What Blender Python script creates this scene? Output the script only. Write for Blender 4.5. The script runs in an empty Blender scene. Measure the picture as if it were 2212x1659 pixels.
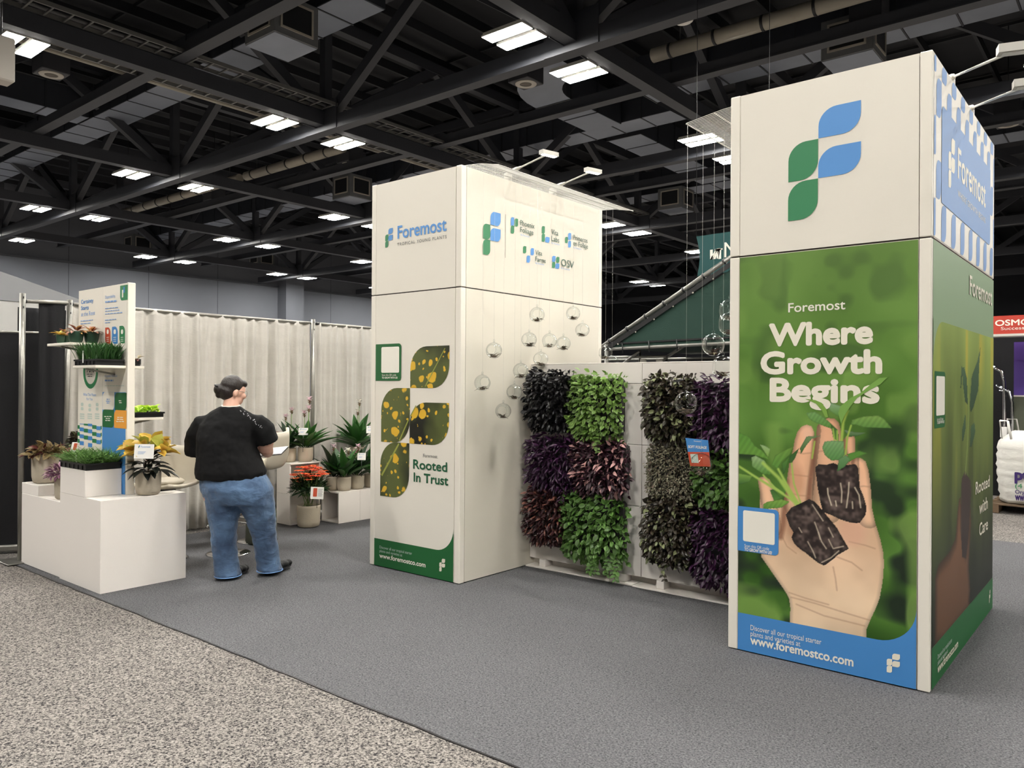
import bpy, math, random
import numpy as np
from mathutils import Vector, Matrix
from math import sin, cos, pi, radians as R, sqrt
rng = random.Random(7)
SC = bpy.context.scene
COL = SC.collection

# ---------------------------------------------------------------- camera, world, exposure
CAM_F, CAM_YAW, CAM_PITCH, CAM_ROLL, CAM_H = 1687.2, 0.68620, 0.002715, 0.00626, 1.6414   # focal length in pixels of the 2212 wide frame
def cam_axes():
    fw = Vector((-sin(CAM_YAW)*cos(CAM_PITCH), cos(CAM_YAW)*cos(CAM_PITCH), sin(CAM_PITCH)))
    r = Vector((cos(CAM_YAW), sin(CAM_YAW), 0)); u = r.cross(fw)
    return r*cos(CAM_ROLL)+u*sin(CAM_ROLL), -r*sin(CAM_ROLL)+u*cos(CAM_ROLL), fw
_r, _u, _f = cam_axes()
cd = bpy.data.cameras.new('camera'); cd.sensor_fit = 'HORIZONTAL'; cd.sensor_width = 36.0
cd.lens = CAM_F/2212*36; cd.clip_end = 300; cd.clip_start = .05
cam = bpy.data.objects.new('camera', cd); COL.objects.link(cam)
m = Matrix((_r, _u, -_f)).transposed().to_4x4(); m.translation = (0, 0, CAM_H); cam.matrix_world = m
SC.camera = cam
world = bpy.data.worlds.new('ambient_fill'); SC.world = world; world.use_nodes = True
world.node_tree.nodes['Background'].inputs[0].default_value = (.80, .90, 1, 1)
world.node_tree.nodes['Background'].inputs[1].default_value = .05  # faint ambient fill added to the hall, no actual source
vs = SC.view_settings; vs.view_transform = 'Standard'; vs.look = 'None'; vs.gamma = 1; vs.use_curve_mapping = False
vs.exposure = 0.12
LAMP_POWER = 165.0           # radiance of the high-bay panels
SC.cycles.max_bounces = 8; SC.cycles.diffuse_bounces = 4; SC.cycles.transparent_max_bounces = 12
SC.cycles.use_denoising = True; SC.cycles.caustics_reflective = False; SC.cycles.caustics_refractive = False
SC.cycles.sample_clamp_indirect = 6.0

# ---------------------------------------------------------------- survey helper: a sight line from the survey station met with a plane
def sight(px, py, axis, val):
    d = _f + _r*((px-1106)/CAM_F) - _u*((py-829.5)/CAM_F)
    c = Vector((0, 0, CAM_H)); i = 'xyz'.index(axis)
    return c + d*((val-c[i])/d[i])

# ---------------------------------------------------------------- helpers
def lin(c):
    return tuple(((v/255)/12.92 if v/255 <= .04045 else ((v/255+.055)/1.055)**2.4) for v in c)

class MB:
    def __init__(s): s.v = []; s.f = []; s.sm = []; s.mi = []; s.k = 0; s.attr = None
    def add(s, vs, fs, smooth=False):
        o = len(s.v); s.v.extend(tuple(p) for p in vs)
        for f in fs: s.f.append(tuple(i+o for i in f)); s.sm.append(smooth); s.mi.append(s.k)
        return s
    def box(s, x0, x1, y0, y1, z0, z1):
        vs = [(x, y, z) for z in (z0, z1) for y in (y0, y1) for x in (x0, x1)]
        return s.add(vs, [(0,2,3,1),(4,5,7,6),(0,1,5,4),(1,3,7,5),(3,2,6,7),(2,0,4,6)])
    def rbox(s, x0, x1, y0, y1, z0, z1, b=.006):
        # box with chamfered edges
        vs = []; P = [(x0, x1), (y0, y1), (z0, z1)]; idx = {}
        for sx in (0, 1):
            for sy in (0, 1):
                for sz in (0, 1):
                    c = (P[0][sx], P[1][sy], P[2][sz]); sg = (1-2*sx, 1-2*sy, 1-2*sz)
                    for a in range(3):
                        p = [c[i]+(sg[i]*b if i != a else 0) for i in range(3)]
                        idx[(sx, sy, sz, a)] = len(vs); vs.append(tuple(p))
        F = []
        for a in range(3):
            o = [i for i in range(3) if i != a]
            for sd in (0, 1):
                q = []
                for (u, w) in ((0, 0), (1, 0), (1, 1), (0, 1)):
                    k = [0, 0, 0]; k[a] = sd; k[o[0]] = u; k[o[1]] = w
                    q.append(idx[(k[0], k[1], k[2], a)])
                F.append(tuple(q))
        for a in range(3):
            o = [i for i in range(3) if i != a]
            for u in (0, 1):
                for w in (0, 1):
                    k0 = [0]*3; k1 = [0]*3; k0[a] = 0; k1[a] = 1
                    for k in (k0, k1): k[o[0]] = u; k[o[1]] = w
                    F.append((idx[tuple(k0)+(o[0],)], idx[tuple(k1)+(o[0],)], idx[tuple(k1)+(o[1],)], idx[tuple(k0)+(o[1],)]))
        for sx in (0, 1):
            for sy in (0, 1):
                for sz in (0, 1): F.append(tuple(idx[(sx, sy, sz, a)] for a in range(3)))
        s.fix = True
        return s.add(vs, F)
    def bar(s, p, q, w, h, up=(0, 0, 1)):
        p = Vector(p); q = Vector(q); d = (q-p).normalized(); up = Vector(up)
        sd = d.cross(up)
        if sd.length < 1e-4: sd = d.cross(Vector((1, 0, 0)))
        sd.normalize(); u2 = sd.cross(d).normalized()
        vs = [c+sd*(a*w/2)+u2*(b*h/2) for c in (p, q) for b in (-1, 1) for a in (-1, 1)]
        return s.add(vs, [(0,2,3,1),(4,5,7,6),(0,1,5,4),(1,3,7,5),(3,2,6,7),(2,0,4,6)])
    def tube(s, pts, r, n=8, caps=True, flat=1.0):
        pts = [Vector(p) for p in pts]; rs = r if isinstance(r, (list, tuple)) else [r]*len(pts)
        vs = []; t0 = (pts[1]-pts[0]).normalized()
        ref = Vector((0, 0, 1)) if abs(t0.z) < .9 else Vector((1, 0, 0))
        a = t0.cross(ref).normalized()
        for i, p in enumerate(pts):
            t = (pts[min(i+1, len(pts)-1)]-pts[max(i-1, 0)]).normalized()
            a = (a-t*a.dot(t)).normalized(); b = t.cross(a)
            for k in range(n):
                th = 2*pi*k/n; vs.append(p+a*(cos(th)*rs[i])+b*(sin(th)*rs[i]*flat))
        fs = []
        for i in range(len(pts)-1):
            for k in range(n):
                k2 = (k+1) % n; fs.append((i*n+k, i*n+k2, (i+1)*n+k2, (i+1)*n+k))
        s.add(vs, fs, True)
        if caps:
            o = len(s.v)-len(vs); s.f.append(tuple(o+k for k in reversed(range(n)))); s.sm.append(False); s.mi.append(s.k)
            s.f.append(tuple(o+(len(pts)-1)*n+k for k in range(n))); s.sm.append(False); s.mi.append(s.k)
        return s
    def lathe(s, prof, n=24, c=(0, 0, 0), close=False):
        vs = []; fs = []; m = len(prof)
        for (r, z) in prof:
            for k in range(n):
                th = 2*pi*k/n; vs.append((c[0]+r*cos(th), c[1]+r*sin(th), c[2]+z))
        for i in range(m-1 if not close else m):
            for k in range(n):
                k2 = (k+1) % n; j = (i+1) % m; fs.append((i*n+k, i*n+k2, j*n+k2, j*n+k))
        return s.add(vs, fs, True)
    def rings(s, rg, n=20, cap=True):
        # rg: list of (cx, cy, cz, rx, ry[, tilt about x])
        vs = []; fs = []
        for g in rg:
            cx, cy, cz, rx, ry = g[:5]; tl = g[5] if len(g) > 5 else 0
            for k in range(n):
                th = 2*pi*k/n; y = sin(th)*ry
                vs.append((cx+cos(th)*rx, cy+y*cos(tl), cz+y*sin(tl)))
        for i in range(len(rg)-1):
            for k in range(n):
                k2 = (k+1) % n; fs.append((i*n+k, i*n+k2, (i+1)*n+k2, (i+1)*n+k))
        if cap: fs += [tuple(reversed(range(n))), tuple((len(rg)-1)*n+k for k in range(n))]
        return s.add(vs, fs, True)
    def ball(s, c, rx, ry=None, rz=None, n=16, m=10):
        ry = ry or rx; rz = rz or rx; c = Vector(c); vs = [c-Vector((0, 0, rz))]; fs = []
        for i in range(1, m):
            ph = -pi/2+pi*i/m
            for k in range(n):
                th = 2*pi*k/n; vs.append(c+Vector((rx*cos(ph)*cos(th), ry*cos(ph)*sin(th), rz*sin(ph))))
        vs.append(c+Vector((0, 0, rz))); T = len(vs)-1
        for k in range(n): fs.append((0, 1+(k+1) % n, 1+k))
        for i in range(m-2):
            for k in range(n): k2 = (k+1) % n; fs.append((1+i*n+k, 1+i*n+k2, 1+(i+1)*n+k2, 1+(i+1)*n+k))
        for k in range(n): fs.append((T, 1+(m-2)*n+k, 1+(m-2)*n+(k+1) % n))
        return s.add(vs, fs, True)
    def prism(s, poly, off):
        off = Vector(off); n = len(poly); a = [Vector(p) for p in poly]
        fs = [tuple(range(n)), tuple(reversed(range(n, 2*n)))]
        fs += [(i, i+n, (i+1) % n+n, (i+1) % n) for i in range(n)]
        return s.add(a+[p+off for p in a], fs)
    def mesh(s, name, mats):
        me = bpy.data.meshes.new(name); me.from_pydata(s.v, [], s.f)
        for x in (mats if isinstance(mats, (list, tuple)) else [mats]): me.materials.append(M[x] if isinstance(x, str) else x)
        me.polygons.foreach_set('use_smooth', s.sm); me.polygons.foreach_set('material_index', s.mi)
        if s.attr is not None:
            for nm, vals in s.attr.items():
                at = me.attributes.new(nm, 'FLOAT', 'POINT'); at.data.foreach_set('value', np.asarray(vals, dtype=np.float32))
        me.update()
        if getattr(s, 'fix', False):
            import bmesh
            b = bmesh.new(); b.from_mesh(me); bmesh.ops.recalc_face_normals(b, faces=b.faces); b.to_mesh(me); b.free()
        return me
    def build(s, name, mats, parent=None):
        return link(name, s.mesh(name, mats), parent)

def link(name, data, parent=None):
    o = bpy.data.objects.new(name, data); COL.objects.link(o)
    if parent is not None: o.parent = parent
    return o
def tag(o, label, cat, group=None, kind=None):
    if label: o['label'] = label
    if cat: o['category'] = cat
    if group: o['group'] = group
    if kind: o['kind'] = kind
    return o
def thing(name, label, cat, loc=(0, 0, 0), rz=0, group=None):
    o = link(name, None); o.location = loc; o.rotation_euler = (0, 0, rz); o.empty_display_size = .1
    return tag(o, label, cat, group)
def struct(o): o['kind'] = 'structure'; return o
KIDS = {}
def dup(root, loc, rz=None, label=None, group=None):
    if root.name not in KIDS: KIDS[root.name] = [(c, list(c.children)) for c in root.children]
    r = root.copy(); COL.objects.link(r); r.location = loc
    if rz is not None: r.rotation_euler = (0, 0, rz)
    if label: r['label'] = label
    if group: r['group'] = group
    for ch, gs in KIDS[root.name]:
        c = ch.copy(); COL.objects.link(c); c.parent = r
        for g in gs:
            d = g.copy(); COL.objects.link(d); d.parent = c
    return r

# ---------------------------------------------------------------- materials
M = {}
def nodes(name):
    mt = bpy.data.materials.new(name); mt.use_nodes = True; nt = mt.node_tree
    M[name] = mt; return mt, nt, nt.nodes['Principled BSDF']
def N(nt, t, **kw):
    n = nt.nodes.new(t)
    for k, v in kw.items(): setattr(n, k, v)
    return n
def mat(name, rgb, rough=.5, metal=0., var=0., vscale=6., bump=0., bscale=120., coords='Object', coat=0., sheen=0., spec=.5, stretch=None):
    mt, nt, b = nodes(name); c = lin(rgb)+(1,)
    b.inputs['Roughness'].default_value = rough; b.inputs['Metallic'].default_value = metal
    b.inputs['Specular IOR Level'].default_value = spec; b.inputs['Coat Weight'].default_value = coat
    b.inputs['Sheen Weight'].default_value = sheen
    b.inputs['Base Color'].default_value = c
    tc = N(nt, 'ShaderNodeTexCoord'); src = tc.outputs[coords]
    if stretch:
        mp = N(nt, 'ShaderNodeMapping'); mp.inputs['Scale'].default_value = stretch; nt.links.new(src, mp.inputs[0]); src = mp.outputs[0]
    nz = N(nt, 'ShaderNodeTexNoise'); nz.inputs['Scale'].default_value = vscale; nz.inputs['Detail'].default_value = 4
    nt.links.new(src, nz.inputs['Vector'])
    mx = N(nt, 'ShaderNodeMix', data_type='RGBA')
    mx.inputs['A'].default_value = tuple(v*(1-var) for v in c[:3])+(1,); mx.inputs['B'].default_value = tuple(min(1, v*(1+var)) for v in c[:3])+(1,)
    nt.links.new(nz.outputs['Fac'], mx.inputs['Factor']); nt.links.new(mx.outputs['Result'], b.inputs['Base Color'])
    if bump:
        n2 = N(nt, 'ShaderNodeTexNoise'); n2.inputs['Scale'].default_value = bscale; n2.inputs['Detail'].default_value = 3
        nt.links.new(src, n2.inputs['Vector']); bp = N(nt, 'ShaderNodeBump'); bp.inputs['Strength'].default_value = bump; bp.inputs['Distance'].default_value = .01
        nt.links.new(n2.outputs['Fac'], bp.inputs['Height']); nt.links.new(bp.outputs['Normal'], b.inputs['Normal'])
    return mt
def leafmat(name, c1, c2, rough=.45, var=.35, trans=.25, c3=None):
    # c1 blade, c2 margin (attribute 'edge'), random brightness per leaf
    mt, nt, b = nodes(name); b.inputs['Roughness'].default_value = rough
    at = N(nt, 'ShaderNodeAttribute', attribute_name='edge'); ar = N(nt, 'ShaderNodeAttribute', attribute_name='rnd')
    oi = N(nt, 'ShaderNodeObjectInfo')
    ad = N(nt, 'ShaderNodeMath', operation='ADD'); nt.links.new(oi.outputs['Random'], ad.inputs[0]); nt.links.new(ar.outputs['Fac'], ad.inputs[1])
    fr = N(nt, 'ShaderNodeMath', operation='FRACT'); nt.links.new(ad.outputs[0], fr.inputs[0])
    mx = N(nt, 'ShaderNodeMix', data_type='RGBA'); mx.inputs['A'].default_value = lin(c1)+(1,); mx.inputs['B'].default_value = lin(c2)+(1,)
    nt.links.new(at.outputs['Fac'], mx.inputs['Factor'])
    out = mx.outputs['Result']
    if c3:
        cr = N(nt, 'ShaderNodeMath', operation='GREATER_THAN'); cr.inputs[1].default_value = .80; nt.links.new(fr.outputs[0], cr.inputs[0])
        m3 = N(nt, 'ShaderNodeMix', data_type='RGBA'); m3.inputs['B'].default_value = lin(c3)+(1,)
        nt.links.new(cr.outputs[0], m3.inputs['Factor']); nt.links.new(out, m3.inputs['A']); out = m3.outputs['Result']
    mr = N(nt, 'ShaderNodeMapRange'); mr.inputs['To Min'].default_value = 1-var; mr.inputs['To Max'].default_value = 1+var
    nt.links.new(fr.outputs[0], mr.inputs['Value'])
    hs = N(nt, 'ShaderNodeHueSaturation'); nt.links.new(out, hs.inputs['Color']); nt.links.new(mr.outputs['Result'], hs.inputs['Value'])
    nt.links.new(hs.outputs['Color'], b.inputs['Base Color'])
    if trans:
        tr = N(nt, 'ShaderNodeBsdfTranslucent'); nt.links.new(hs.outputs['Color'], tr.inputs['Color'])
        ms = N(nt, 'ShaderNodeMixShader'); ms.inputs[0].default_value = trans
        nt.links.new(b.outputs[0], ms.inputs[1]); nt.links.new(tr.outputs[0], ms.inputs[2]); nt.links.new(ms.outputs[0], nt.nodes['Material Output'].inputs['Surface'])
    return mt
def attrmat(name, rough=.4, spec=.5):
    mt, nt, b = nodes(name); b.inputs['Roughness'].default_value = rough; b.inputs['Specular IOR Level'].default_value = spec
    at = N(nt, 'ShaderNodeAttribute', attribute_name='print'); nt.links.new(at.outputs['Color'], b.inputs['Base Color']); return mt
def emit(name, rgb, strength):
    mt, nt, b = nodes(name); b.inputs['Base Color'].default_value = (.8, .8, .8, 1)
    b.inputs['Emission Color'].default_value = tuple(rgb)+(1,); b.inputs['Emission Strength'].default_value = strength; return mt
def carpet(name, dark, light, scale, contrast, big=.12):
    mt, nt, b = nodes(name); b.inputs['Roughness'].default_value = .95; b.inputs['Specular IOR Level'].default_value = .15
    tc = N(nt, 'ShaderNodeTexCoord')
    n1 = N(nt, 'ShaderNodeTexNoise'); n1.inputs['Scale'].default_value = scale; n1.inputs['Detail'].default_value = 3; n1.inputs['Roughness'].default_value = .6; n1.inputs['Distortion'].default_value = .6
    n2 = N(nt, 'ShaderNodeTexNoise'); n2.inputs['Scale'].default_value = .9; n2.inputs['Detail'].default_value = 3
    for n in (n1, n2): nt.links.new(tc.outputs['Object'], n.inputs['Vector'])
    cr = N(nt, 'ShaderNodeValToRGB'); e = cr.color_ramp.elements
    e[0].position = .5-contrast; e[0].color = lin(dark)+(1,); e[1].position = .5+contrast; e[1].color = lin(light)+(1,)
    nt.links.new(n1.outputs['Fac'], cr.inputs['Fac'])
    mr = N(nt, 'ShaderNodeMapRange'); mr.inputs['To Min'].default_value = 1-big; mr.inputs['To Max'].default_value = 1+big
    nt.links.new(n2.outputs['Fac'], mr.inputs['Value'])
    hs = N(nt, 'ShaderNodeHueSaturation'); nt.links.new(cr.outputs['Color'], hs.inputs['Color']); nt.links.new(mr.outputs['Result'], hs.inputs['Value'])
    nt.links.new(hs.outputs['Color'], b.inputs['Base Color'])
    bp = N(nt, 'ShaderNodeBump'); bp.inputs['Strength'].default_value = .5; bp.inputs['Distance'].default_value = .004
    nt.links.new(n1.outputs['Fac'], bp.inputs['Height']); nt.links.new(bp.outputs['Normal'], b.inputs['Normal']); return mt

carpet('booth_carpet', (48, 48, 51), (116, 116, 119), 105, .22)
carpet('aisle_carpet', (30, 29, 33), (152, 146, 140), 88, .13)
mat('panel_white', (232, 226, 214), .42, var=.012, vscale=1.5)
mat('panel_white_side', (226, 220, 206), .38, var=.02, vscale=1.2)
mat('frame_white', (236, 230, 218), .4)
mat('seam_dark', (58, 50, 44), .6)
mat('laminate_white', (232, 226, 220), .38, var=.015, vscale=2)
mat('ink_blue', (72, 138, 204), .4); mat('ink_green', (46, 128, 80), .4); mat('ink_deep_green', (34, 98, 52), .5, spec=.35)
mat('ink_grey', (86, 88, 90), .5); mat('ink_white', (240, 236, 224), .45); mat('ink_cream', (236, 230, 212), .45); mat('ink_orange', (232, 160, 60), .5); mat('ink_red', (196, 78, 48), .5)
mat('ink_text_green', (24, 88, 56), .5); mat('ink_pale_blue', (120, 160, 215), .5); mat('ink_light_text', (190, 205, 195), .5); mat('ink_black', (24, 24, 28), .5)
mat('ink_logo_green', (62, 134, 92), .42); mat('ink_logo_blue', (92, 150, 214), .42); mat('ink_pattern_blue', (122, 160, 214), .5, spec=.35); mat('ink_sage', (142, 166, 132), .5, spec=.3)
mat('steel', (150, 148, 142), .42, metal=.85, var=.15, vscale=20); mat('galv', (150, 148, 142), .5, metal=.5, var=.12, vscale=9)
mat('chrome', (205, 205, 208), .12, metal=1.)
mat('wire_white', (214, 212, 205), .4); mat('lamp_white', (205, 202, 194), .4)
mat('truss_dark', (50, 52, 58), .6, var=.12, vscale=2); mat('deck_dark', (24, 26, 31), .8, var=.2, vscale=1)
mat('joist_dark', (32, 34, 39), .7); mat('duct_grey', (50, 53, 60), .5, metal=.25, var=.15, vscale=1.5); mat('duct_under_lit', (122, 128, 140), .45, metal=.3, var=.18, vscale=1.2)  # underside tone: floor bounce light painted into the duct colour
mat('duct_seam', (40, 42, 48), .6); mat('pipe_beige', (150, 144, 132), .6, var=.1, vscale=4); mat('black_metal', (24, 24, 27), .45)
mat('hall_wall', (92, 95, 102), .85, var=.05, vscale=.6); mat('wall_dark', (46, 48, 54), .85, var=.1, vscale=.5)
mat('speaker_box', (48, 49, 54), .6); mat('grille_ring', (172, 166, 156), .5); mat('vent_trim', (166, 160, 148), .5); mat('vent_box', (100, 102, 104), .55, var=.08)
mat('vent_dark', (16, 18, 22), .6); mat('tray_grey', (118, 118, 116), .5, metal=.4)
mat('drape_white', (186, 182, 175), .5, var=.10, vscale=3, bump=.35, bscale=26, sheen=.3, stretch=(1, 1, 4)); mat('drape_black', (16, 16, 20), .9, var=.2, vscale=9, bump=.2, bscale=50)
mat('concrete_pot', (176, 166, 148), .75, var=.10, vscale=7, bump=.15, bscale=60); mat('soil', (44, 34, 28), .95, var=.4, vscale=40, bump=.6, bscale=90)
mat('green_pot', (34, 66, 48), .5); mat('black_plastic', (18, 18, 20), .4, bump=.05); mat('card_white', (240, 238, 234), .5)
mat('stool_leather', (182, 174, 158), .5, var=.05, vscale=8); mat('stool_leather_dark', (96, 78, 70), .5)
mat('skin', (226, 178, 156), .5, var=.05, vscale=14); mat('hair', (34, 26, 24), .42, var=.3, vscale=30, bump=.4, bscale=60, stretch=(3, 3, .6))
mat('shirt_black', (9, 9, 11), .9, var=.15, vscale=6, bump=.25, bscale=9, spec=.3); mat('shoe_black', (20, 20, 22), .7); mat('sole_dark', (40, 40, 42), .7)
mat('jewel', (235, 235, 240), .15, metal=.6); mat('paper', (226, 228, 234), .6, var=.08, vscale=30)
mat('net_green', (20, 44, 38), .8, var=.1, vscale=2); mat('teal_fabric', (20, 74, 74), .7, var=.08, vscale=1.5); mat('pipe_alu', (128, 127, 122), .4, metal=.6)
mat('red_sign', (186, 58, 42), .5, var=.12, vscale=1.5); mat('purple', (66, 40, 122), .55); mat('bag_white', (206, 204, 198), .75, var=.08, vscale=5, bump=.5, bscale=9, stretch=(1, 1, 3))
mat('pallet_wood', (110, 90, 70), .8, var=.2, vscale=6); mat('purple_ink', (52, 30, 96), .6); mat('pink', (206, 150, 170), .6); mat('booth_white', (206, 204, 200), .6)
mat('fabric_grey', (72, 72, 74), .8); mat('dark_green_crate', (70, 74, 60), .7, var=.15); mat('lanyard', (232, 226, 220), .6)
mat('stem_green', (96, 128, 58), .5); mat('twig_brown', (92, 74, 58), .7); mat('mesh_panel', (98, 92, 84), .8, var=.1, vscale=4)
# denim
mt, nt, b = nodes('denim'); b.inputs['Roughness'].default_value = .85; b.inputs['Sheen Weight'].default_value = .2
tc = N(nt, 'ShaderNodeTexCoord'); n1 = N(nt, 'ShaderNodeTexNoise'); n1.inputs['Scale'].default_value = 4.5; n1.inputs['Detail'].default_value = 5
n2 = N(nt, 'ShaderNodeTexNoise'); n2.inputs['Scale'].default_value = 10; n2.inputs['Detail'].default_value = 3; n2.inputs['Distortion'].default_value = .8
mp = N(nt, 'ShaderNodeMapping'); mp.inputs['Scale'].default_value = (1, 1, 1.9)
nt.links.new(tc.outputs['Object'], n1.inputs['Vector']); nt.links.new(tc.outputs['Object'], mp.inputs[0]); nt.links.new(mp.outputs[0], n2.inputs['Vector'])
cr = N(nt, 'ShaderNodeValToRGB'); e = cr.color_ramp.elements; e[0].position = .28; e[0].color = lin((44, 64, 94))+(1,); e[1].position = .78; e[1].color = lin((104, 136, 174))+(1,)
nt.links.new(n1.outputs['Fac'], cr.inputs['Fac']); nt.links.new(cr.outputs['Color'], b.inputs['Base Color'])
bp = N(nt, 'ShaderNodeBump'); bp.inputs['Strength'].default_value = .55; bp.inputs['Distance'].default_value = .02
nt.links.new(n2.outputs['Fac'], bp.inputs['Height']); nt.links.new(bp.outputs['Normal'], b.inputs['Normal'])
# thin clear glass: clear pass-through with a Fresnel reflection
mt, nt, b = nodes('clear_glass'); nt.nodes.remove(b)
tr = N(nt, 'ShaderNodeBsdfTransparent'); tr.inputs['Color'].default_value = (.96, .975, .97, 1); gl = N(nt, 'ShaderNodeBsdfGlossy'); gl.inputs['Roughness'].default_value = .02
lw_ = N(nt, 'ShaderNodeLayerWeight'); lw_.inputs['Blend'].default_value = .5; pw = N(nt, 'ShaderNodeMath', operation='POWER'); pw.inputs[1].default_value = 3.0; nt.links.new(lw_.outputs['Facing'], pw.inputs[0])
fr = N(nt, 'ShaderNodeMath', operation='MULTIPLY_ADD'); fr.inputs[1].default_value = .85; fr.inputs[2].default_value = .045; nt.links.new(pw.outputs[0], fr.inputs[0]); ms = N(nt, 'ShaderNodeMixShader')
nt.links.new(fr.outputs[0], ms.inputs[0]); nt.links.new(tr.outputs[0], ms.inputs[1]); nt.links.new(gl.outputs[0], ms.inputs[2]); nt.links.new(ms.outputs[0], nt.nodes['Material Output'].inputs['Surface'])
# shade netting: woven open mesh, partly see-through
mt, nt, b = nodes('shade_net'); b.inputs['Base Color'].default_value = lin((24, 56, 46))+(1,); b.inputs['Roughness'].default_value = .8
tr = N(nt, 'ShaderNodeBsdfTransparent'); ms = N(nt, 'ShaderNodeMixShader'); ms.inputs[0].default_value = .22
nt.links.new(b.outputs[0], ms.inputs[1]); nt.links.new(tr.outputs[0], ms.inputs[2]); nt.links.new(ms.outputs[0], nt.nodes['Material Output'].inputs['Surface'])
emit('led_panel', (1.0, .968, .90), LAMP_POWER); emit('led_small', (1, .97, .9), 12.0)
attrmat('poster_print', .38); attrmat('poster_side', .5, .25)
# spotted leaf print
mt, nt, b = nodes('spotted_leaf_print'); b.inputs['Roughness'].default_value = .4
tc = N(nt, 'ShaderNodeTexCoord'); dz = N(nt, 'ShaderNodeTexNoise'); dz.inputs['Scale'].default_value = 9; nt.links.new(tc.outputs['Object'], dz.inputs['Vector'])
mxv = N(nt, 'ShaderNodeMix', data_type='RGBA'); mxv.inputs['Factor'].default_value = .06; nt.links.new(tc.outputs['Object'], mxv.inputs['A']); nt.links.new(dz.outputs['Color'], mxv.inputs['B'])
fac = None
for sc_, th in ((9.5, .40), (21, .30)):
    vo = N(nt, 'ShaderNodeTexVoronoi'); vo.inputs['Scale'].default_value = sc_; nt.links.new(mxv.outputs['Result'], vo.inputs['Vector'])
    sp = N(nt, 'ShaderNodeSeparateColor'); nt.links.new(vo.outputs['Color'], sp.inputs[0])
    ml = N(nt, 'ShaderNodeMath', operation='MULTIPLY'); ml.inputs[1].default_value = th*1.25; nt.links.new(sp.outputs[0], ml.inputs[0])
    sb = N(nt, 'ShaderNodeMath', operation='SUBTRACT'); nt.links.new(ml.outputs[0], sb.inputs[0]); nt.links.new(vo.outputs['Distance'], sb.inputs[1])
    mr = N(nt, 'ShaderNodeMapRange'); mr.inputs['From Min'].default_value = 0; mr.inputs['From Max'].default_value = .05; nt.links.new(sb.outputs[0], mr.inputs['Value'])
    if fac is None: fac = mr.outputs['Result']
    else:
        mxm = N(nt, 'ShaderNodeMath', operation='MAXIMUM'); nt.links.new(fac, mxm.inputs[0]); nt.links.new(mr.outputs['Result'], mxm.inputs[1]); fac = mxm.outputs[0]
n3 = N(nt, 'ShaderNodeTexNoise'); n3.inputs['Scale'].default_value = 2.2; nt.links.new(tc.outputs['Object'], n3.inputs['Vector'])
cr = N(nt, 'ShaderNodeValToRGB'); e = cr.color_ramp.elements; e[0].position = .42; e[0].color = lin((22, 26, 18))+(1,); e[1].position = .62; e[1].color = lin((88, 96, 50))+(1,)
nt.links.new(n3.outputs['Fac'], cr.inputs['Fac'])
mx = N(nt, 'ShaderNodeMix', data_type='RGBA'); mx.inputs['B'].default_value = lin((222, 178, 52))+(1,); nt.links.new(cr.outputs['Color'], mx.inputs['A']); nt.links.new(fac, mx.inputs['Factor'])
nt.links.new(mx.outputs['Result'], b.inputs['Base Color'])
# foliage
leafmat('leaf_black', (13, 12, 16), (18, 15, 19), .42, .5, .05)
leafmat('leaf_lime', (98, 134, 58), (134, 164, 88), .42, .3, .3)
leafmat('leaf_purple', (62, 22, 62), (42, 18, 44), .4, .5, .12)
leafmat('leaf_wine', (70, 34, 48), (48, 26, 36), .4, .4, .12, c3=(168, 128, 126))
leafmat('leaf_maroon', (66, 32, 36), (50, 26, 30), .42, .45, .12, c3=(112, 72, 62))
leafmat('leaf_green', (78, 116, 52), (104, 140, 72), .42, .3, .3)
leafmat('leaf_bronze', (54, 54, 36), (58, 42, 36), .42, .45, .15, c3=(112, 118, 84))
leafmat('leaf_silver', (150, 150, 124), (112, 104, 88), .5, .4, .15, c3=(96, 82, 70))
leafmat('leaf_deep', (44, 84, 38), (56, 104, 46), .4, .3, .2); leafmat('leaf_dark', (30, 52, 30), (40, 66, 38), .4, .35, .15)
leafmat('leaf_blackgreen', (20, 24, 22), (28, 32, 28), .35, .4, .05)
leafmat('leaf_croton', (206, 160, 70), (226, 196, 84), .42, .25, .25, c3=(150, 150, 60)); leafmat('leaf_limeyellow', (186, 222, 60), (206, 236, 96), .45, .2, .35)
leafmat('leaf_pinkcream', (150, 84, 74), (200, 150, 120), .45, .3, .2, c3=(196, 160, 100)); leafmat('leaf_coleus', (118, 100, 66), (160, 140, 96), .5, .35, .2, c3=(98, 52, 50))
leafmat('leaf_violet', (112, 62, 96), (160, 120, 140), .42, .35, .15); leafmat('blade_green', (92, 132, 66), (120, 156, 88), .5, .35, .25)
leafmat('petal_pink', (226, 190, 206), (238, 214, 220), .5, .1, .3); leafmat('petal_orange', (234, 96, 48), (240, 130, 76), .5, .2, .3, c3=(214, 58, 56)); leafmat('petal_white', (236, 230, 216), (240, 236, 226), .5, .08, .3)
leafmat('bract', (104, 96, 60), (150, 110, 90), .5, .2, .1); leafmat('air_plant', (92, 104, 78), (110, 84, 72), .55, .4, .1, c3=(84, 50, 52))
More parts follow.
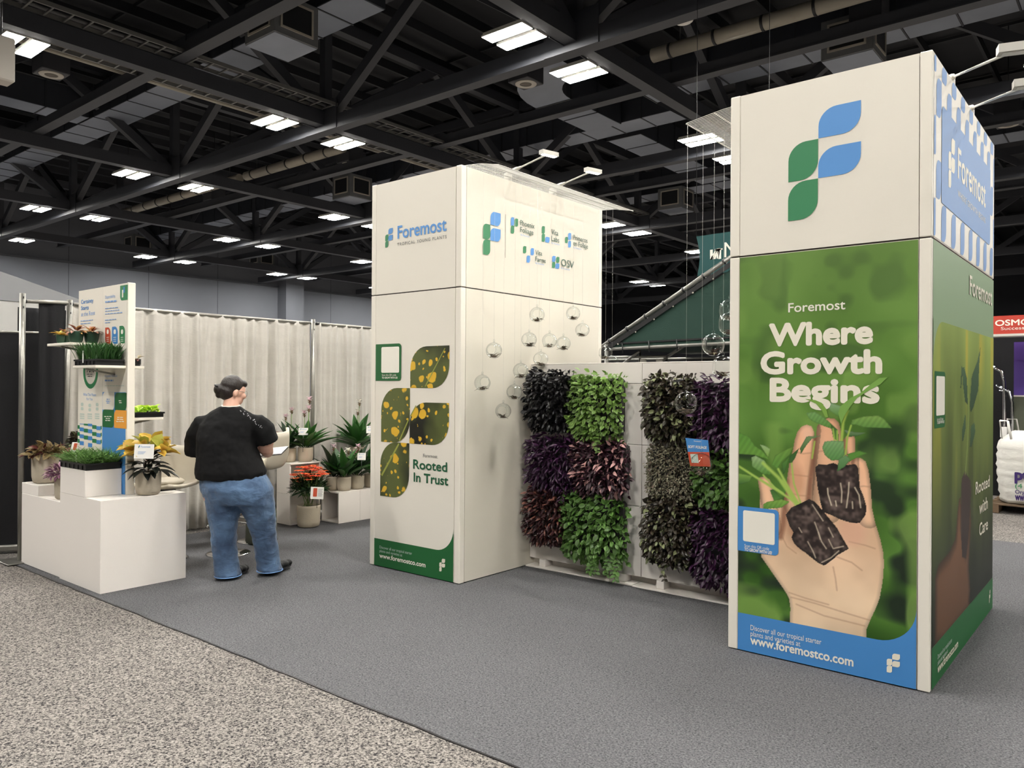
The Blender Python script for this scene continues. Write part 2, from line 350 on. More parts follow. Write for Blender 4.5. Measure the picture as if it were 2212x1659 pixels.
# ================================================================ the hall
struct(MB().box(-56, 46, -46, 76, -.3, -.006).build('floor', 'aisle_carpet'))
def wall(name, b, mt): return struct(MB().box(*b).build(name, mt))
wl = wall('wall_left', (-52.4, -52, -46, 76, -.006, 13.6), 'hall_wall')
MB().box(-52, -50.9, 35.0, 36.6, -.006, 13.3).build('pilaster', 'hall_wall', wl)
MB().box(-52, -51.4, 9.5, 10.6, -.006, 13.3).build('pilaster', 'hall_wall', wl)
MB().box(-52, -51.86, -40, 76, 9.1, 9.2).build('conduit', 'truss_dark', wl)
for yy in range(-10, 60, 5): MB().box(-52, -51.994, yy, yy+.03, 0, 13.2).build('wall_joint', 'wall_dark', wl)
wall('wall_back', (-52, 46, 75.6, 76, -.006, 13.6), 'wall_dark'); wall('wall_front', (-52, 46, -46, -45.6, -.006, 13.6), 'wall_dark'); wall('wall_right', (45.6, 46, -45.6, 75.6, -.006, 13.6), 'wall_dark')
ceil = struct(MB().box(-52, 46, -46, 76, 13.6, 13.9).build('ceiling', 'deck_dark'))
jm = MB().box(-.05, .05, -45, 75, -.16, .16).mesh('joist', 'joist_dark')
for i in range(60):
    o = link('joist', jm, ceil); o.location = (-51+1.55*i, 0, 13.3)
pm = MB().box(-51.5, 45, -.03, .03, -.05, .05).mesh('purlin', 'joist_dark')
for i in range(22):
    o = link('purlin', pm, ceil); o.location = (0, -30+4.6*i, 13.5)

# booth carpet, its front edge a little wavy
edge = [(-8.15+.2*i, 2.632+rng.uniform(-.006, .006)) for i in range(58)]
b = MB().prism([(x, y, -.006) for x, y in edge]+[(3.3, 9.9, -.006), (-8.15, 9.9, -.006)], (0, 0, .006))
bc = b.build('booth_carpet', 'booth_carpet'); tag(bc, 'dark grey carpet laid under the whole booth', 'carpet')
b = MB()
for (a, c) in zip(edge[:-1], edge[1:]): b.bar((a[0], a[1]-.004, -.0035), (c[0], c[1]-.004, -.0035), .009, .005)
b.build('carpet_edge', 'black_metal', bc)

# roof trusses
XN = [-10.18-9.13*i for i in range(-2, 5)]; YN = [14.62+9.25*j for j in range(-2, 6)]
ZB, ZT = 9.42, 12.6
def truss(axis, pos, nodes_, lo, hi, label):
    def p(t, z): return (t, pos, z) if axis == 'x' else (pos, t, z)
    up = (0, 0, 1)
    t = thing('roof_truss', label, 'truss', group='roof trusses running '+('across' if axis == 'x' else 'along')+' the hall')
    o = .18 if axis == 'y' else 0
    MB().bar(p(lo, ZB+o), p(hi, ZB+o), .34, .40, up).build('bottom_chord', 'truss_dark', t)
    MB().bar(p(lo, ZT), p(hi, ZT), .30, .34, up).build('top_chord', 'truss_dark', t)
    st = abs(nodes_[1]-nodes_[0])
    for n in nodes_:
        if axis == 'x': MB().bar(p(n, ZB), p(n, ZT), .26, .26, (1, 0, 0)).build('post', 'truss_dark', t)
        MB().bar(p(n, ZB+.1), p(n-st/2, ZT), .24, .30, up).build('brace', 'truss_dark', t)
        MB().bar(p(n, ZB+.1), p(n+st/2, ZT), .24, .30, up).build('brace', 'truss_dark', t)
        b = MB()
        if axis == 'x': b.box(n-.75, n+.75, pos-.19, pos-.17, ZB-.2, ZB+.65)
        else: b.box(pos-.19, pos-.17, n-.75, n+.75, ZB-.05, ZB+.8)
        b.build('gusset_plate', 'truss_dark', t)
for y in YN: truss('x', y, XN, -51.5, 30, 'deep dark steel roof truss with V braces crossing the hall')
for x in XN: truss('y', x, YN, -20, 72, 'dark steel roof truss with V braces running the length of the hall')
for k, y in enumerate((19.1, 9.9, 28.3, 37.5)):
    t = thing('roof_beam', 'plain dark roof beam between two trusses', 'beam', group='secondary roof beams')
    MB().bar((-51, y, 10.0), (30, y, 10.0), .22, .30).build('beam_web', 'truss_dark', t)
    MB().bar((-51, y, 9.84), (30, y, 9.84), .34, .04).build('flange', 'truss_dark', t)

# high-bay lights: two long panels in a frame, hung in pairs beside each truss node
lt = thing('high_bay_light', 'twin-panel LED high-bay light hung below a roof truss', 'ceiling light', group='high-bay lights in pairs under the trusses')
for s in (-1, 1):
    pn = MB().rbox(-.58, .58, s*.26-.19, s*.26+.19, -.026, .02, .006).build('housing', 'lamp_white', lt)
    MB().box(-.565, .565, s*.26-.178, s*.26+.178, -.030, -.0265).build('led_lens', 'led_panel', pn)
    MB().box(-.55, .55, s*.26-.165, s*.26+.165, .02, .07).build('heat_sink', 'lamp_white', pn)
b = MB()
for x in (-.45, .45): b.box(x-.02, x+.02, -.40, .40, .03, .05)
b.build('cross_bar', 'lamp_white', lt)
MB().box(.40, .62, -.06, .06, .045, .065).build('mounting_arm', 'black_metal', lt)
first = True
for i in range(-2, 5):
    for j in range(-2, 5):
        for dy in (0, 2.52):
            loc = (-10.95-9.13*i, 13.37+9.25*j+dy, 9.4)
            if first: lt.location = loc; first = False
            else: dup(lt, loc)

# ducts
def duct(label, x0, x1, y0, y1, z0, h, axis, step=1.25):
    t = thing('air_duct', label, 'duct', group='rectangular air ducts under the roof')
    MB().box(x0, x1, y0, y1, z0+.01, z0+h).build('duct_casing', 'duct_grey', t)
    L = (x1-x0) if axis == 'x' else (y1-y0); n = max(2, int(L/step))
    for k in range(n):
        a = k*L/n+.03; e = (k+1)*L/n-.03
        b = MB()
        if axis == 'x': b.box(x0+a, x0+e, y0+.01, y1-.01, z0-.005, z0+.012)
        else: b.box(x0+.01, x1-.01, y0+a, y0+e, z0-.005, z0+.012)
        b.build('bottom_sheet', 'duct_under_lit', t)  # paler than the casing: bounce light put into the colour
        b = MB()
        if axis == 'x': b.box(x0+a-.05, x0+a-.01, y0-.03, y1+.03, z0-.02, z0+h+.03)
        else: b.box(x0-.03, x1+.03, y0+a-.05, y0+a-.01, z0-.02, z0+h+.03)
        b.build('flange', 'duct_seam', t)
    MB().tube([((x0+x1)/2, (y0+y1)/2, z0+h), ((x0+x1)/2, (y0+y1)/2, 13.1)], .02, 6).build('drop_rod', 'black_metal', t)
    return t
duct('long rectangular duct with underside painted as bounce-lit beside the cable ladder', -49, -14.8, 11.85, 13.0, 11.0, 1.1, 'x')
duct('short rectangular duct branching off toward the ceiling speaker', -30.0, -29.0, 6.2, 11.8, 11.0, .9, 'y')
duct('rectangular duct with louvred box at its end near the grey wall', -50.5, -12.5, 23.8, 24.9, 11.0, 1.2, 'x')
duct('rectangular duct turning into a curved elbow above the left tower', -15.9, -14.5, 20.6, 23.7, 10.9, 1.0, 'y')
duct('rectangular duct with underside painted as bounce-lit running back from the elbow', -15.9, -14.5, 25.0, 33, 10.9, 1.0, 'y')
duct('rectangular duct over the back of the hall behind the teal banner', -40, 6, 33.5, 34.8, 11.0, 1.1, 'x')
duct('wide rectangular duct overhead above the right tower', -12.5, 10, 21.2, 22.6, 10.9, 1.0, 'x')
t = thing('duct_elbow', 'curved duct elbow with underside painted as bounce-lit next to a round ceiling speaker', 'duct')
b = MB(); pts = [(-15.2+2.2*(1-cos(a)), 20.6-2.2*sin(a), 11.4) for a in [k*pi/2/8 for k in range(9)]]
b.v = []; 
for p_, a in zip(pts, [k*pi/2/8 for k in range(9)]):
    nx, ny = cos(a), sin(a)
    for (s, z) in ((-.7, 10.9), (.7, 10.9), (.7, 11.9), (-.7, 11.9)): b.v.append((p_[0]+nx*-s, p_[1]-ny*-s*-1, z))
for k in range(8):
    for q in range(4): b.f.append((k*4+q, k*4+(q+1) % 4, (k+1)*4+(q+1) % 4, (k+1)*4+q)); b.sm.append(False); b.mi.append(1 if q == 0 else 0)
b.f += [(3, 2, 1, 0), (32, 33, 34, 35)]; b.sm += [False]*2; b.mi += [0, 0]
b.build('elbow_casing', ['duct_grey', 'duct_under_lit'], t)  # bottom faces carry the painted bounce light
# insulated round pipe with straps
for (x0, x1, lb) in ((-42, -30.5, 'beige insulated round pipe with dark straps near the grey wall'), (-30, -23.5, 'beige insulated round pipe with dark straps above the high-bay lights'), (-10.4, -3.5, 'fat beige insulated pipe with dark straps above the right tower')):
    t = thing('insulated_pipe', lb, 'pipe')
    MB().tube([(x0, 18.6, 10.55), (x1, 18.6, 10.55)], .19, 14).build('pipe_cover', 'pipe_beige', t)
    for xx in (x0+.8, x1-.8): MB().tube([(xx, 18.6, 10.7), (xx, 18.6, 13.1)], .015, 6).build('drop_rod', 'black_metal', t)
    x = x0+.5
    while x < x1-.3: MB().tube([(x, 18.6, 10.55), (x+.07, 18.6, 10.55)], .202, 14).build('strap', 'black_metal', t); x += 1.25
for x in (-21.9, -22.3):
    tag(MB().tube([(x, 3, 10.35), (x, 23, 10.35)], .07, 8).build('conduit_pipe', 'pipe_beige'), 'slim beige conduit pipe running beside the cable ladder', 'pipe', 'twin conduits beside the cable ladder')
for k, (x, z, y0, y1) in enumerate(((-20.75, 9.95, 1, 24), (-18.9, 9.9, 2, 33))):
    t = thing('cable_ladder', ['grey cable ladder with rungs hung beside the first lengthwise truss', 'grey cable ladder with rungs above the left tower'][k], 'cable tray')
    for s in (-1, 1): MB().box(x+s*.3-.02, x+s*.3+.02, y0, y1, z-.05, z+.05).build('side_rail', 'tray_grey', t)
    rm = MB().box(-.3, .3, -.02, .02, -.015, .015).mesh('rung', 'tray_grey')
    y = y0+.2
    while y < y1: o = link('rung', rm, t); o.location = (x, y, z-.03); y += .42
    MB().tube([(x+.1*sin(q*1.3), y0+q*(y1-y0)/20, z+.03) for q in range(21)], .05, 6).build('cable_bundle', 'fabric_grey', t)
# ceiling speakers
sp = thing('ceiling_speaker', 'dark box ceiling speaker with pale round grille ring', 'speaker', group='ceiling speakers')
MB().rbox(-.36, .36, -.36, .36, 0, .75, .02).build('cabinet', 'speaker_box', sp)
MB().lathe([(.17, -.02), (.30, -.02), (.31, .0), (.16, .0), (.17, -.02)], 28).build('grille_ring', 'grille_ring', sp)
MB().lathe([(.001, -.008), (.17, -.008), (.17, 0), (.001, 0)], 24).build('cone', 'mesh_panel', sp)
MB().tube([(0, 0, .75), (0, 0, 3.2)], .015, 6).build('drop_rod', 'black_metal', sp)
sp.location = (-23.5, 8.56, 10.15)
for q in ((-23.9, 19.26), (-13.65, 17.2), (-3.6, 29.5), (-35.0, 15.9), (-33.8, 19.3), (-5.2, 19.6)): dup(sp, (q[0], q[1], 10.15))
# louvred air boxes
vb = thing('air_diffuser_box', 'grey air box with square dark louvres on its sides', 'vent', group='louvred air boxes below the ducts')
MB().rbox(-.62, .62, -.62, .62, 0, 1.0, .02).build('box_casing', 'vent_box', vb)
MB().box(-.6, .6, -.6, .6, -.012, .004).build('bottom_panel', 'duct_under_lit', vb)  # same painted bounce light under the box
for (dx, dy) in ((0, -1), (1, 0), (-1, 0), (0, 1)):
    def R2(u0, u1, z0, z1, d0, d1):
        if dx == 0: return (u0, u1, min(dy*d0, dy*d1), max(dy*d0, dy*d1), z0, z1)
        return (min(dx*d0, dx*d1), max(dx*d0, dx*d1), u0, u1, z0, z1)
    lv = MB().box(*R2(-.42, .42, .22, .82, .615, .625)).build('louvre', 'vent_dark', vb)
    b = MB()
    for (u0, u1, z0, z1) in ((-.46, .46, .82, .87), (-.46, .46, .17, .22), (-.46, -.41, .2, .84), (.41, .46, .2, .84)): b.box(*R2(u0, u1, z0, z1, .61, .645))
    b.build('louvre_trim', 'vent_trim', lv)
MB().tube([(0, 0, 1.0), (0, 0, 3.0)], .02, 6).build('drop_rod', 'black_metal', vb)
vb.location = (-16.4, 11.1, 9.85)
for q in ((-27.5, 22.3), (-17.2, 33.0), (-5.85, 20.7), (-49.0, 22.9), (-48, 31.0)): dup(vb, (q[0], q[1], 9.85))
# unit heater and hanging box in the near corner of the roof
t = thing('unit_heater', 'big dark drum fan heater with pale curved rim under the roof', 'heater')
c0 = sight(10, 8, 'z', 10.9)
MB().tube([c0+Vector((0, -.5, 0)), c0+Vector((0, .5, 0))], .62, 20).build('drum', 'duct_grey', t)
MB().tube([c0+Vector((.35, -.35, 0)), c0+Vector((.47, -.25, 0))], .66, 20).build('rim', 'grille_ring', t)
MB().tube([c0, c0+Vector((0, 0, 2.4))], .03, 6).build('drop_rod', 'black_metal', t)
c0 = sight(2, 130, 'z', 8.2)
t = thing('hanging_speaker', 'pale grey line speaker hanging below the cable ladder', 'speaker')
MB().rbox(c0.x-.2, c0.x+.2, c0.y-.2, c0.y+.2, c0.z-.45, c0.z+.45, .03).build('cabinet', 'grille_ring', t)
MB().tube([c0+Vector((0, 0, .4)), c0+Vector((0, 0, 4))], .02, 6).build('drop_rod', 'black_metal', t)
c0 = sight(1478, 45, 'z', 9.3)
t = thing('wifi_antenna', 'small white access point on a flex hanging over the aisle', 'antenna')
MB().ball(c0, .2, .16, .07).build('shell', 'lamp_white', t); MB().tube([c0, c0+Vector((.25, .1, .1)), c0+Vector((.45, .2, .6))], .025, 6).build('flex', 'black_metal', t)
# ================================================================ flat print: panels, leaf shapes, lettering, painted photographs
class Panel:
    def __init__(s, origin, U, V, Nn): s.o = Vector(origin); s.U = Vector(U); s.V = Vector(V); s.N = Vector(Nn); s.ax = 'x' if abs(s.N.x) > .5 else 'y'
    def pt(s, u, v, d=0): return s.o+s.U*u+s.V*v+s.N*d
    def px(s, x, y):
        p = sight(x, y, s.ax, s.o.x if s.ax == 'x' else s.o.y)-s.o
        return p.dot(s.U), p.dot(s.V)
LV = .0012
def host(parent, panel, v):
    # print belongs to the panel it is stuck on
    return parent[(panel.ax, 'u' if v > 2.461 else 'l')] if isinstance(parent, dict) else parent
def flat(panel, poly, name, mt, parent, lv=1):
    b = MB(); pts = [panel.pt(u, v, lv*LV) for u, v in poly]
    a = sum((poly[i][0]*poly[(i+1) % len(poly)][1]-poly[(i+1) % len(poly)][0]*poly[i][1]) for i in range(len(poly)))
    up = panel.U.cross(panel.V).dot(panel.N)
    if a*up < 0: pts.reverse()
    b.add(pts, [tuple(range(len(pts)))]); return b.build(name, mt, host(parent, panel, sum(p[1] for p in poly)/len(poly)))
def leaf_poly(u0, v0, u1, v1, r=.48, corners=('tl', 'br'), n=8):
    w, h = u1-u0, v1-v0; rw = r*w if r <= 1 else r; rr = min(r*w, r*h*1.0, w, h) if r <= 1 else r
    P = []
    def arc(cx, cy, a0, a1): return [(cx+rr*cos(a0+(a1-a0)*k/n), cy+rr*sin(a0+(a1-a0)*k/n)) for k in range(n+1)]
    P += arc(u0+rr, v0+rr, pi, 1.5*pi) if 'bl' in corners else [(u0, v0)]
    P += arc(u1-rr, v0+rr, 1.5*pi, 2*pi) if 'br' in corners else [(u1, v0)]
    P += arc(u1-rr, v1-rr, 0, .5*pi) if 'tr' in corners else [(u1, v1)]
    P += arc(u0+rr, v1-rr, .5*pi, pi) if 'tl' in corners else [(u0, v1)]
    return P
def leafpx(panel, bl, tr, name, mt, parent, lv=1, r=.48, corners=('tl', 'br')):
    u0, v0 = panel.px(*bl); u1, v1 = panel.px(*tr)
    return flat(panel, leaf_poly(u0, v0, u1, v1, r, corners), name, mt, parent, lv)
TEXTS = []
def text(panel, s, L, Rt, top, mt, parent, bold=0., lv=3, center=False, spacing=1.0):
    # L, Rt: baseline ends; top: cap height point above the left end (all as sight lines on the panel)
    u0, v0 = panel.px(*L); u1, _ = panel.px(*Rt); _, v2 = panel.px(*top)
    textuv(panel, s, u0, v0, u1-u0, v2-v0, mt, parent, bold, lv, spacing)
def textuv(panel, s, u0, v0, w, h, mt, parent, bold=0., lv=3, spacing=1.0):
    cu = bpy.data.curves.new('lettering', 'FONT'); cu.body = s; cu.resolution_u = 4; cu.space_character = spacing
    o = bpy.data.objects.new('lettering', cu); COL.objects.link(o); TEXTS.append((o, panel, u0, v0, w, h, mt, parent, lv, bold))
def finish_texts():
    bpy.context.view_layer.update(); dg = bpy.context.evaluated_depsgraph_get()
    for (o, panel, u0, v0, w, h, mt, parent, lv, s) in TEXTS:
        me = bpy.data.meshes.new_from_object(o.evaluated_get(dg)); cu = o.data
        bpy.data.objects.remove(o); bpy.data.curves.remove(cu)
        co = np.empty(len(me.vertices)*3, dtype=np.float32); me.vertices.foreach_get('co', co); co = co.reshape(-1, 3)
        x0, x1, y1 = co[:, 0].min(), co[:, 0].max(), co[:, 1].max()
        u = u0+(co[:, 0]-x0)*(w/(x1-x0)); v = v0+co[:, 1]*(h/y1)
        bo = s*h/y1*.8
        P = np.array(panel.o)[None]+u[:, None]*np.array(panel.U)[None]+v[:, None]*np.array(panel.V)[None]+np.array(panel.N)[None]*(lv*LV)
        me.vertices.foreach_set('co', P.astype(np.float32).ravel())
        if s > 0:
            # heavier weight: the same outlines set again, shifted a little all round
            nf = [tuple(p.vertices) for p in me.polygons]; vv = []; ff = []
            for k in range(9):
                a = k*pi/4; ou, ov = (0, 0) if k == 8 else (bo*cos(a), bo*sin(a))
                sh = np.array(panel.U)*ou+np.array(panel.V)*ov+np.array(panel.N)*(k*.00002); o_ = len(vv); vv += [tuple(q) for q in (P+sh)]; ff += [tuple(i+o_ for i in f) for f in nf]
            me = bpy.data.meshes.new('lettering'); me.from_pydata(vv, [], ff)
        me.materials.clear(); me.materials.append(M[mt])
        me.update(); me.name = 'lettering'
        link('lettering', me, host(parent, panel, v0+.001))
def logo(panel, u, v, h, parent, ca, cb, lv=2):
    # the F mark of four leaves, h tall, lower left at u, v
    s = h/4.0; a = s*1.0; w = s*.98; W2 = s*1.40; H1 = s*1.36
    for (p, q, ww, hh, c) in ((0, 0, w, H1, ca), (0, H1, w, H1, ca), (w, H1*.99, W2, s*1.16, cb), (w, H1*2, W2, s*1.22, cb)):
        flat(panel, leaf_poly(u+p, v+q, u+p+ww*.985, v+q+hh*.985, .48), 'logo_leaf', c, parent, lv)

class Paint:
    # a fine grid of points on a panel, each with its own printed colour
    def __init__(s, panel, u0, u1, v0, v1, nu, nv):
        s.p = panel; s.nu, s.nv = nu, nv; s.u = np.linspace(u0, u1, nu); s.v = np.linspace(v0, v1, nv)
        s.U, s.V = np.meshgrid(s.u, s.v); s.c = np.zeros((nv, nu, 3)); s.r = np.random.RandomState(3)
    def noise(s, fu, fv, seed=0):
        r = np.random.RandomState(seed); a = (s.U-s.u[0])*fu; b = (s.V-s.v[0])*fv
        g = r.rand(int(b.max())+3, int(a.max())+3); i = a.astype(int); j = b.astype(int); x = a-i; y = b-j
        x = x*x*(3-2*x); y = y*y*(3-2*y)
        return (g[j, i]*(1-x)+g[j, i+1]*x)*(1-y)+(g[j+1, i]*(1-x)+g[j+1, i+1]*x)*y
    def inside(s, poly):
        uu, vv = s.U, s.V; ins = np.zeros(uu.shape, bool); n = len(poly)
        for i in range(n):
            (x0, y0), (x1, y1) = poly[i], poly[(i+1) % n]
            if y0 == y1: continue
            c = ((y0 > vv) != (y1 > vv)) & (uu < (x1-x0)*(vv-y0)/(y1-y0)+x0); ins ^= c
        return ins
    def dist(s, pts, closed=True):
        d = np.full(s.U.shape, 1e9); n = len(pts)
        for i in range(n if closed else n-1):
            (x0, y0), (x1, y1) = pts[i], pts[(i+1) % n]; L = (x1-x0)**2+(y1-y0)**2+1e-12
            t = np.clip(((s.U-x0)*(x1-x0)+(s.V-y0)*(y1-y0))/L, 0, 1)
            d = np.minimum(d, np.hypot(s.U-x0-t*(x1-x0), s.V-y0-t*(y1-y0)))
        return d
    def mix(s, mask, col):
        m = np.clip(mask, 0, 1)[..., None]; s.c = s.c*(1-m)+np.asarray(col, float)*m
    def build(s, name, mt, parent, lv):
        nu, nv = s.nu, s.nv; P = (np.array(s.p.o)+s.U[..., None]*np.array(s.p.U)+s.V[..., None]*np.array(s.p.V)+np.array(s.p.N)*(lv*LV)).reshape(-1, 3).astype(np.float32)
        i = np.arange(nu*nv).reshape(nv, nu); q = np.stack([i[:-1, :-1], i[:-1, 1:], i[1:, 1:], i[1:, :-1]], -1).reshape(-1, 4)
        if s.p.U.cross(s.p.V).dot(s.p.N) < 0: q = q[:, ::-1]
        me = bpy.data.meshes.new(name); me.vertices.add(len(P)); me.vertices.foreach_set('co', P.ravel())
        me.loops.add(q.size); me.loops.foreach_set('vertex_index', q.ravel().astype(np.int32)); me.polygons.add(len(q)); me.polygons.foreach_set('loop_start', np.arange(0, q.size, 4, dtype=np.int32))
        me.update(calc_edges=True); me.validate()
        c = np.clip(s.c.reshape(-1, 3)/255, 0, 1); c = np.where(c <= .04045, c/12.92, ((c+.055)/1.055)**2.4)
        at = me.color_attributes.new('print', 'FLOAT_COLOR', 'POINT'); at.data.foreach_set('color', np.concatenate([c, np.ones((len(c), 1))], 1).astype(np.float32).ravel())
        me.materials.append(M[mt]); return link(name, me, host(parent, s.p, s.V.mean()))
# ================================================================ the two exhibit towers
TH, TS = 3.472, 2.461                       # full height, height of the seam
RX, RY, RW, RD = -.919, 4.685, 1.144, 2.13  # right tower: front right corner, width, depth
LX, LY, LW, LD = -4.419, 4.722, 1.123, 2.137
PW = .062
def tower(name, label, ax, ay, W, D, split_right):
    t = thing(name, label, 'display tower', (ax-W/2, ay+D/2, 0)); C = Vector(t.location)
    def part(nm, b, mt): 
        o = b.build(nm, mt, t); o.location = -C; return o
    x0, x1, y0, y1 = ax-W, ax, ay, ay+D
    part('core', MB().box(x0+.008, x1-.008, y0+.008, y1-.008, .006, TH-.02), 'seam_dark')
    for (px_, py_) in ((x0, y0), (x1-PW, y0), (x0, y1-PW), (x1-PW, y1-PW)):
        for (z0, z1) in ((.004, TS-.004), (TS+.004, TH)):
            part('corner_post', MB().rbox(px_, px_+PW, py_, py_+PW, z0, z1, .004), 'frame_white')
    g = .003; H = {}
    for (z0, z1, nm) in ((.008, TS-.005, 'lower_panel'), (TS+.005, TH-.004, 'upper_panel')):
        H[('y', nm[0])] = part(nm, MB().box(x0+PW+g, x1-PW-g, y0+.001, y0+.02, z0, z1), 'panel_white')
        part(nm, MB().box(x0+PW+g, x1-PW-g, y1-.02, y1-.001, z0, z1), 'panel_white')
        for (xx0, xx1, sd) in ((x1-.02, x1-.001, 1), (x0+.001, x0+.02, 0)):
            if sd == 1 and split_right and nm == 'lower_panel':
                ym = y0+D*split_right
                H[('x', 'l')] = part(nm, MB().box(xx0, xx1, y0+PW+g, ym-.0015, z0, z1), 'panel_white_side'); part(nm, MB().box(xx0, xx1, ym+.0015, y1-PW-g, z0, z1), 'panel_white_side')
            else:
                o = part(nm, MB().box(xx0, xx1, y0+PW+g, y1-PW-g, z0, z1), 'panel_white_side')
                if sd == 1: H[('x', nm[0])] = o
    part('top_rim', MB().box(x0+.06, x1-.06, y0+.02, y1-.02, TH-.03, TH-.008), 'frame_white')
    return t, H
T_R, PR = tower('exhibit_tower', 'tall white square tower with a green hand-and-seedling poster and a four-leaf mark', RX, RY, RW, RD, .5)
T_L, PL = tower('exhibit_tower', 'tall white square tower with spotted yellow leaf print beside the living wall', LX, LY, LW, LD, .5)
FR = Panel((RX-RW, RY, 0), (1, 0, 0), (0, 0, 1), (0, -1, 0)); SR = Panel((RX, RY, 0), (0, 1, 0), (0, 0, 1), (1, 0, 0))
FL = Panel((LX-LW, LY, 0), (1, 0, 0), (0, 0, 1), (0, -1, 0)); SL = Panel((LX, LY, 0), (0, 1, 0), (0, 0, 1), (1, 0, 0))

# ---- right tower, front, upper panel: the four-leaf mark
for (bl, tr, c) in (((1768, 299), (1860, 216), 'ink_logo_blue'), ((1767.5, 385), (1860, 305), 'ink_logo_blue'), ((1703, 394), (1767.5, 300), 'ink_logo_green'), ((1702.3, 478), (1767, 385.5), 'ink_logo_green')):
    leafpx(FR, bl, tr, 'logo_leaf', c, PR, 1, .6)
# ---- right tower, front, lower panel: the photograph of a hand holding two plugs
u0, _ = FR.px(1594.6, 900); u1, _ = FR.px(1984, 900); u0, u1 = PW+.004, RW-PW-.004
_, vt = FR.px(1800, 1360); fv = FR.px(1594, 1322)[1]; rr = .20
P = Paint(FR, u0, u1, fv-.01, TS-.008, 280, 660)
hh = (P.V-fv)/(TS-fv)
n1 = P.noise(3.2, 3.2, 1)*.6+P.noise(7, 7, 2)*.4; n2 = P.noise(5, 5, 5)*.55+P.noise(11, 13, 6)*.45; n3 = P.noise(9, 6, 8)
soft = np.clip((hh-.25)/.5, 0, 1)
base = np.array([96., 134, 58])*soft[..., None]+np.array([74., 116, 42])*(1-soft[..., None])
amp = 26+60*(1-soft)
P.c = base+((n1-.5)*amp*1.4)[..., None]*np.array([.9, 1.0, .7])
P.mix(np.clip((.46-n2)*5, 0, .92)*(.35+.75*(1-soft)), (24, 42, 24))
P.mix(np.clip((n3-.62)*4, 0, .7)*(.4+.6*(1-soft)), (136, 172, 84))
P.mix(np.clip((hh-.72)*2.2, 0, .6)*.7, (120, 148, 82))
Z1 = lambda L: [FR.px(1580+x*.1808, 800+y*.1808) for x, y in L]
Z2 = lambda L: [FR.px(1740+x*.1808, 800+y*.1808) for x, y in L]
FP = lambda L: [FR.px(x, y) for x, y in L]
hand = FP([(1705.7, 1366), (1707.5, 1313), (1704.8, 1293), (1697.5, 1279), (1681, 1255), (1665, 1232), (1645, 1203), (1642, 1150), (1641.5, 1093), (1642, 1067), (1637, 1037), (1641, 1031), (1652, 1029), (1663, 1036), (1670, 1052), (1682, 1092), (1692, 1085), (1698, 1060), (1700, 1037), (1704.8, 1002), (1713, 972), (1717, 950), (1723, 932), (1732, 921), (1742.7, 917.5), (1753.6, 921), (1759, 934), (1760.5, 948), (1763, 941), (1765, 921), (1774, 909), (1788, 903), (1802, 904), (1812, 913), (1818, 935), (1823, 950), (1828, 942), (1838, 938), (1846.7, 944), (1847, 973), (1844, 992), (1849, 989.5), (1859, 989), (1870, 997), (1876.5, 1017), (1881, 1053), (1884, 1098), (1890.5, 1128), (1902, 1166), (1908, 1194), (1909.7, 1217), (1907, 1255), (1900, 1293), (1890, 1318), (1878.7, 1342), (1871.6, 1360), (1870, 1398), (1705, 1372)])
ins = P.inside(hand); de = P.dist(hand)
nn = P.noise(14, 14, 21); yy = (P.V-FR.px(1800, 1300)[1])/(FR.px(1800, 900)[1]-FR.px(1800, 1300)[1])
skin = np.array([236., 206, 172])*(1-np.clip(yy, 0, 1))[..., None]+np.array([214., 160, 126])*np.clip(yy, 0, 1)[..., None]
skin = skin+((nn-.5)*10)[..., None]
sh = np.clip(1-de/.022, 0, 1); skin = skin*(1-.20*sh[..., None])
for (a0, a1, rad_) in (((1652, 1042), (1672, 1140), 17), ((1742, 930), (1722, 1090), 29), ((1791, 915), (1786, 1100), 29), ((1836, 950), (1840, 1030), 15), ((1861, 1000), (1876, 1120), 19)):
    dd = P.dist([FR.px(*a0), FR.px(*a1)], False); rw = rad_*.00262; inn = dd < rw*1.12
    skin = np.where(inn[..., None], skin*(1.07-.30*np.clip(dd/rw, 0, 1)**2.2)[..., None], skin)
skin = skin*(.93+.16*P.noise(5, 5, 77))[..., None]
P.c = np.where(ins[..., None], skin, P.c)
def stroke(pts, w, col, a=1., clip=None):
    d = P.dist(pts, False); m = np.clip(1.3-d/w, 0, 1)*a
    if clip is not None: m = m*clip
    P.mix(m, col)
for L, w, a in (([(1761, 945), (1757, 990), (1750, 1040), (1746, 1080)], .016, .75), ([(1822, 948), (1826, 975), (1832, 1000)], .014, .7), ([(1845, 985), (1842, 1000), (1850, 1040)], .012, .6), ([(1699, 1040), (1696, 1080), (1692, 1130), (1686, 1160)], .02, .7)):
    stroke(FP(L), w, (124, 80, 60), a, ins)
for L in ([(1700, 1023), (1720, 1026), (1752, 1030)], [(1714, 975), (1735, 980), (1757, 978)], [(1770, 975), (1800, 972), (1818, 975)], [(1709, 1290), (1760, 1303), (1830, 1325), (1880, 1340)], [(1705, 1280), (1740, 1292), (1790, 1306)], [(1720, 1305), (1780, 1330), (1868, 1352)], [(1700, 1062), (1725, 1070), (1752, 1072)], [(1852, 1052), (1866, 1050), (1880, 1052)], [(1800, 1200), (1840, 1215), (1862, 1232)], [(1800, 1225), (1805, 1250), (1808, 1275)], [(1835, 1170), (1870, 1178), (1890, 1185)], [(1690, 1160), (1700, 1180), (1720, 1195)]):
    stroke(FP(L), .0055, (166, 118, 92), .38, ins)
P.mix(np.clip(1-np.hypot((P.U-FR.px(1840, 1150)[0])/.10, (P.V-FR.px(1840, 1150)[1])/.10), 0, .5)*ins, (226, 170, 146))
P.mix(np.clip(1-np.hypot((P.U-FR.px(1745, 935)[0])/.05, (P.V-FR.px(1745, 935)[1])/.07), 0, .6)*ins, (240, 196, 170))
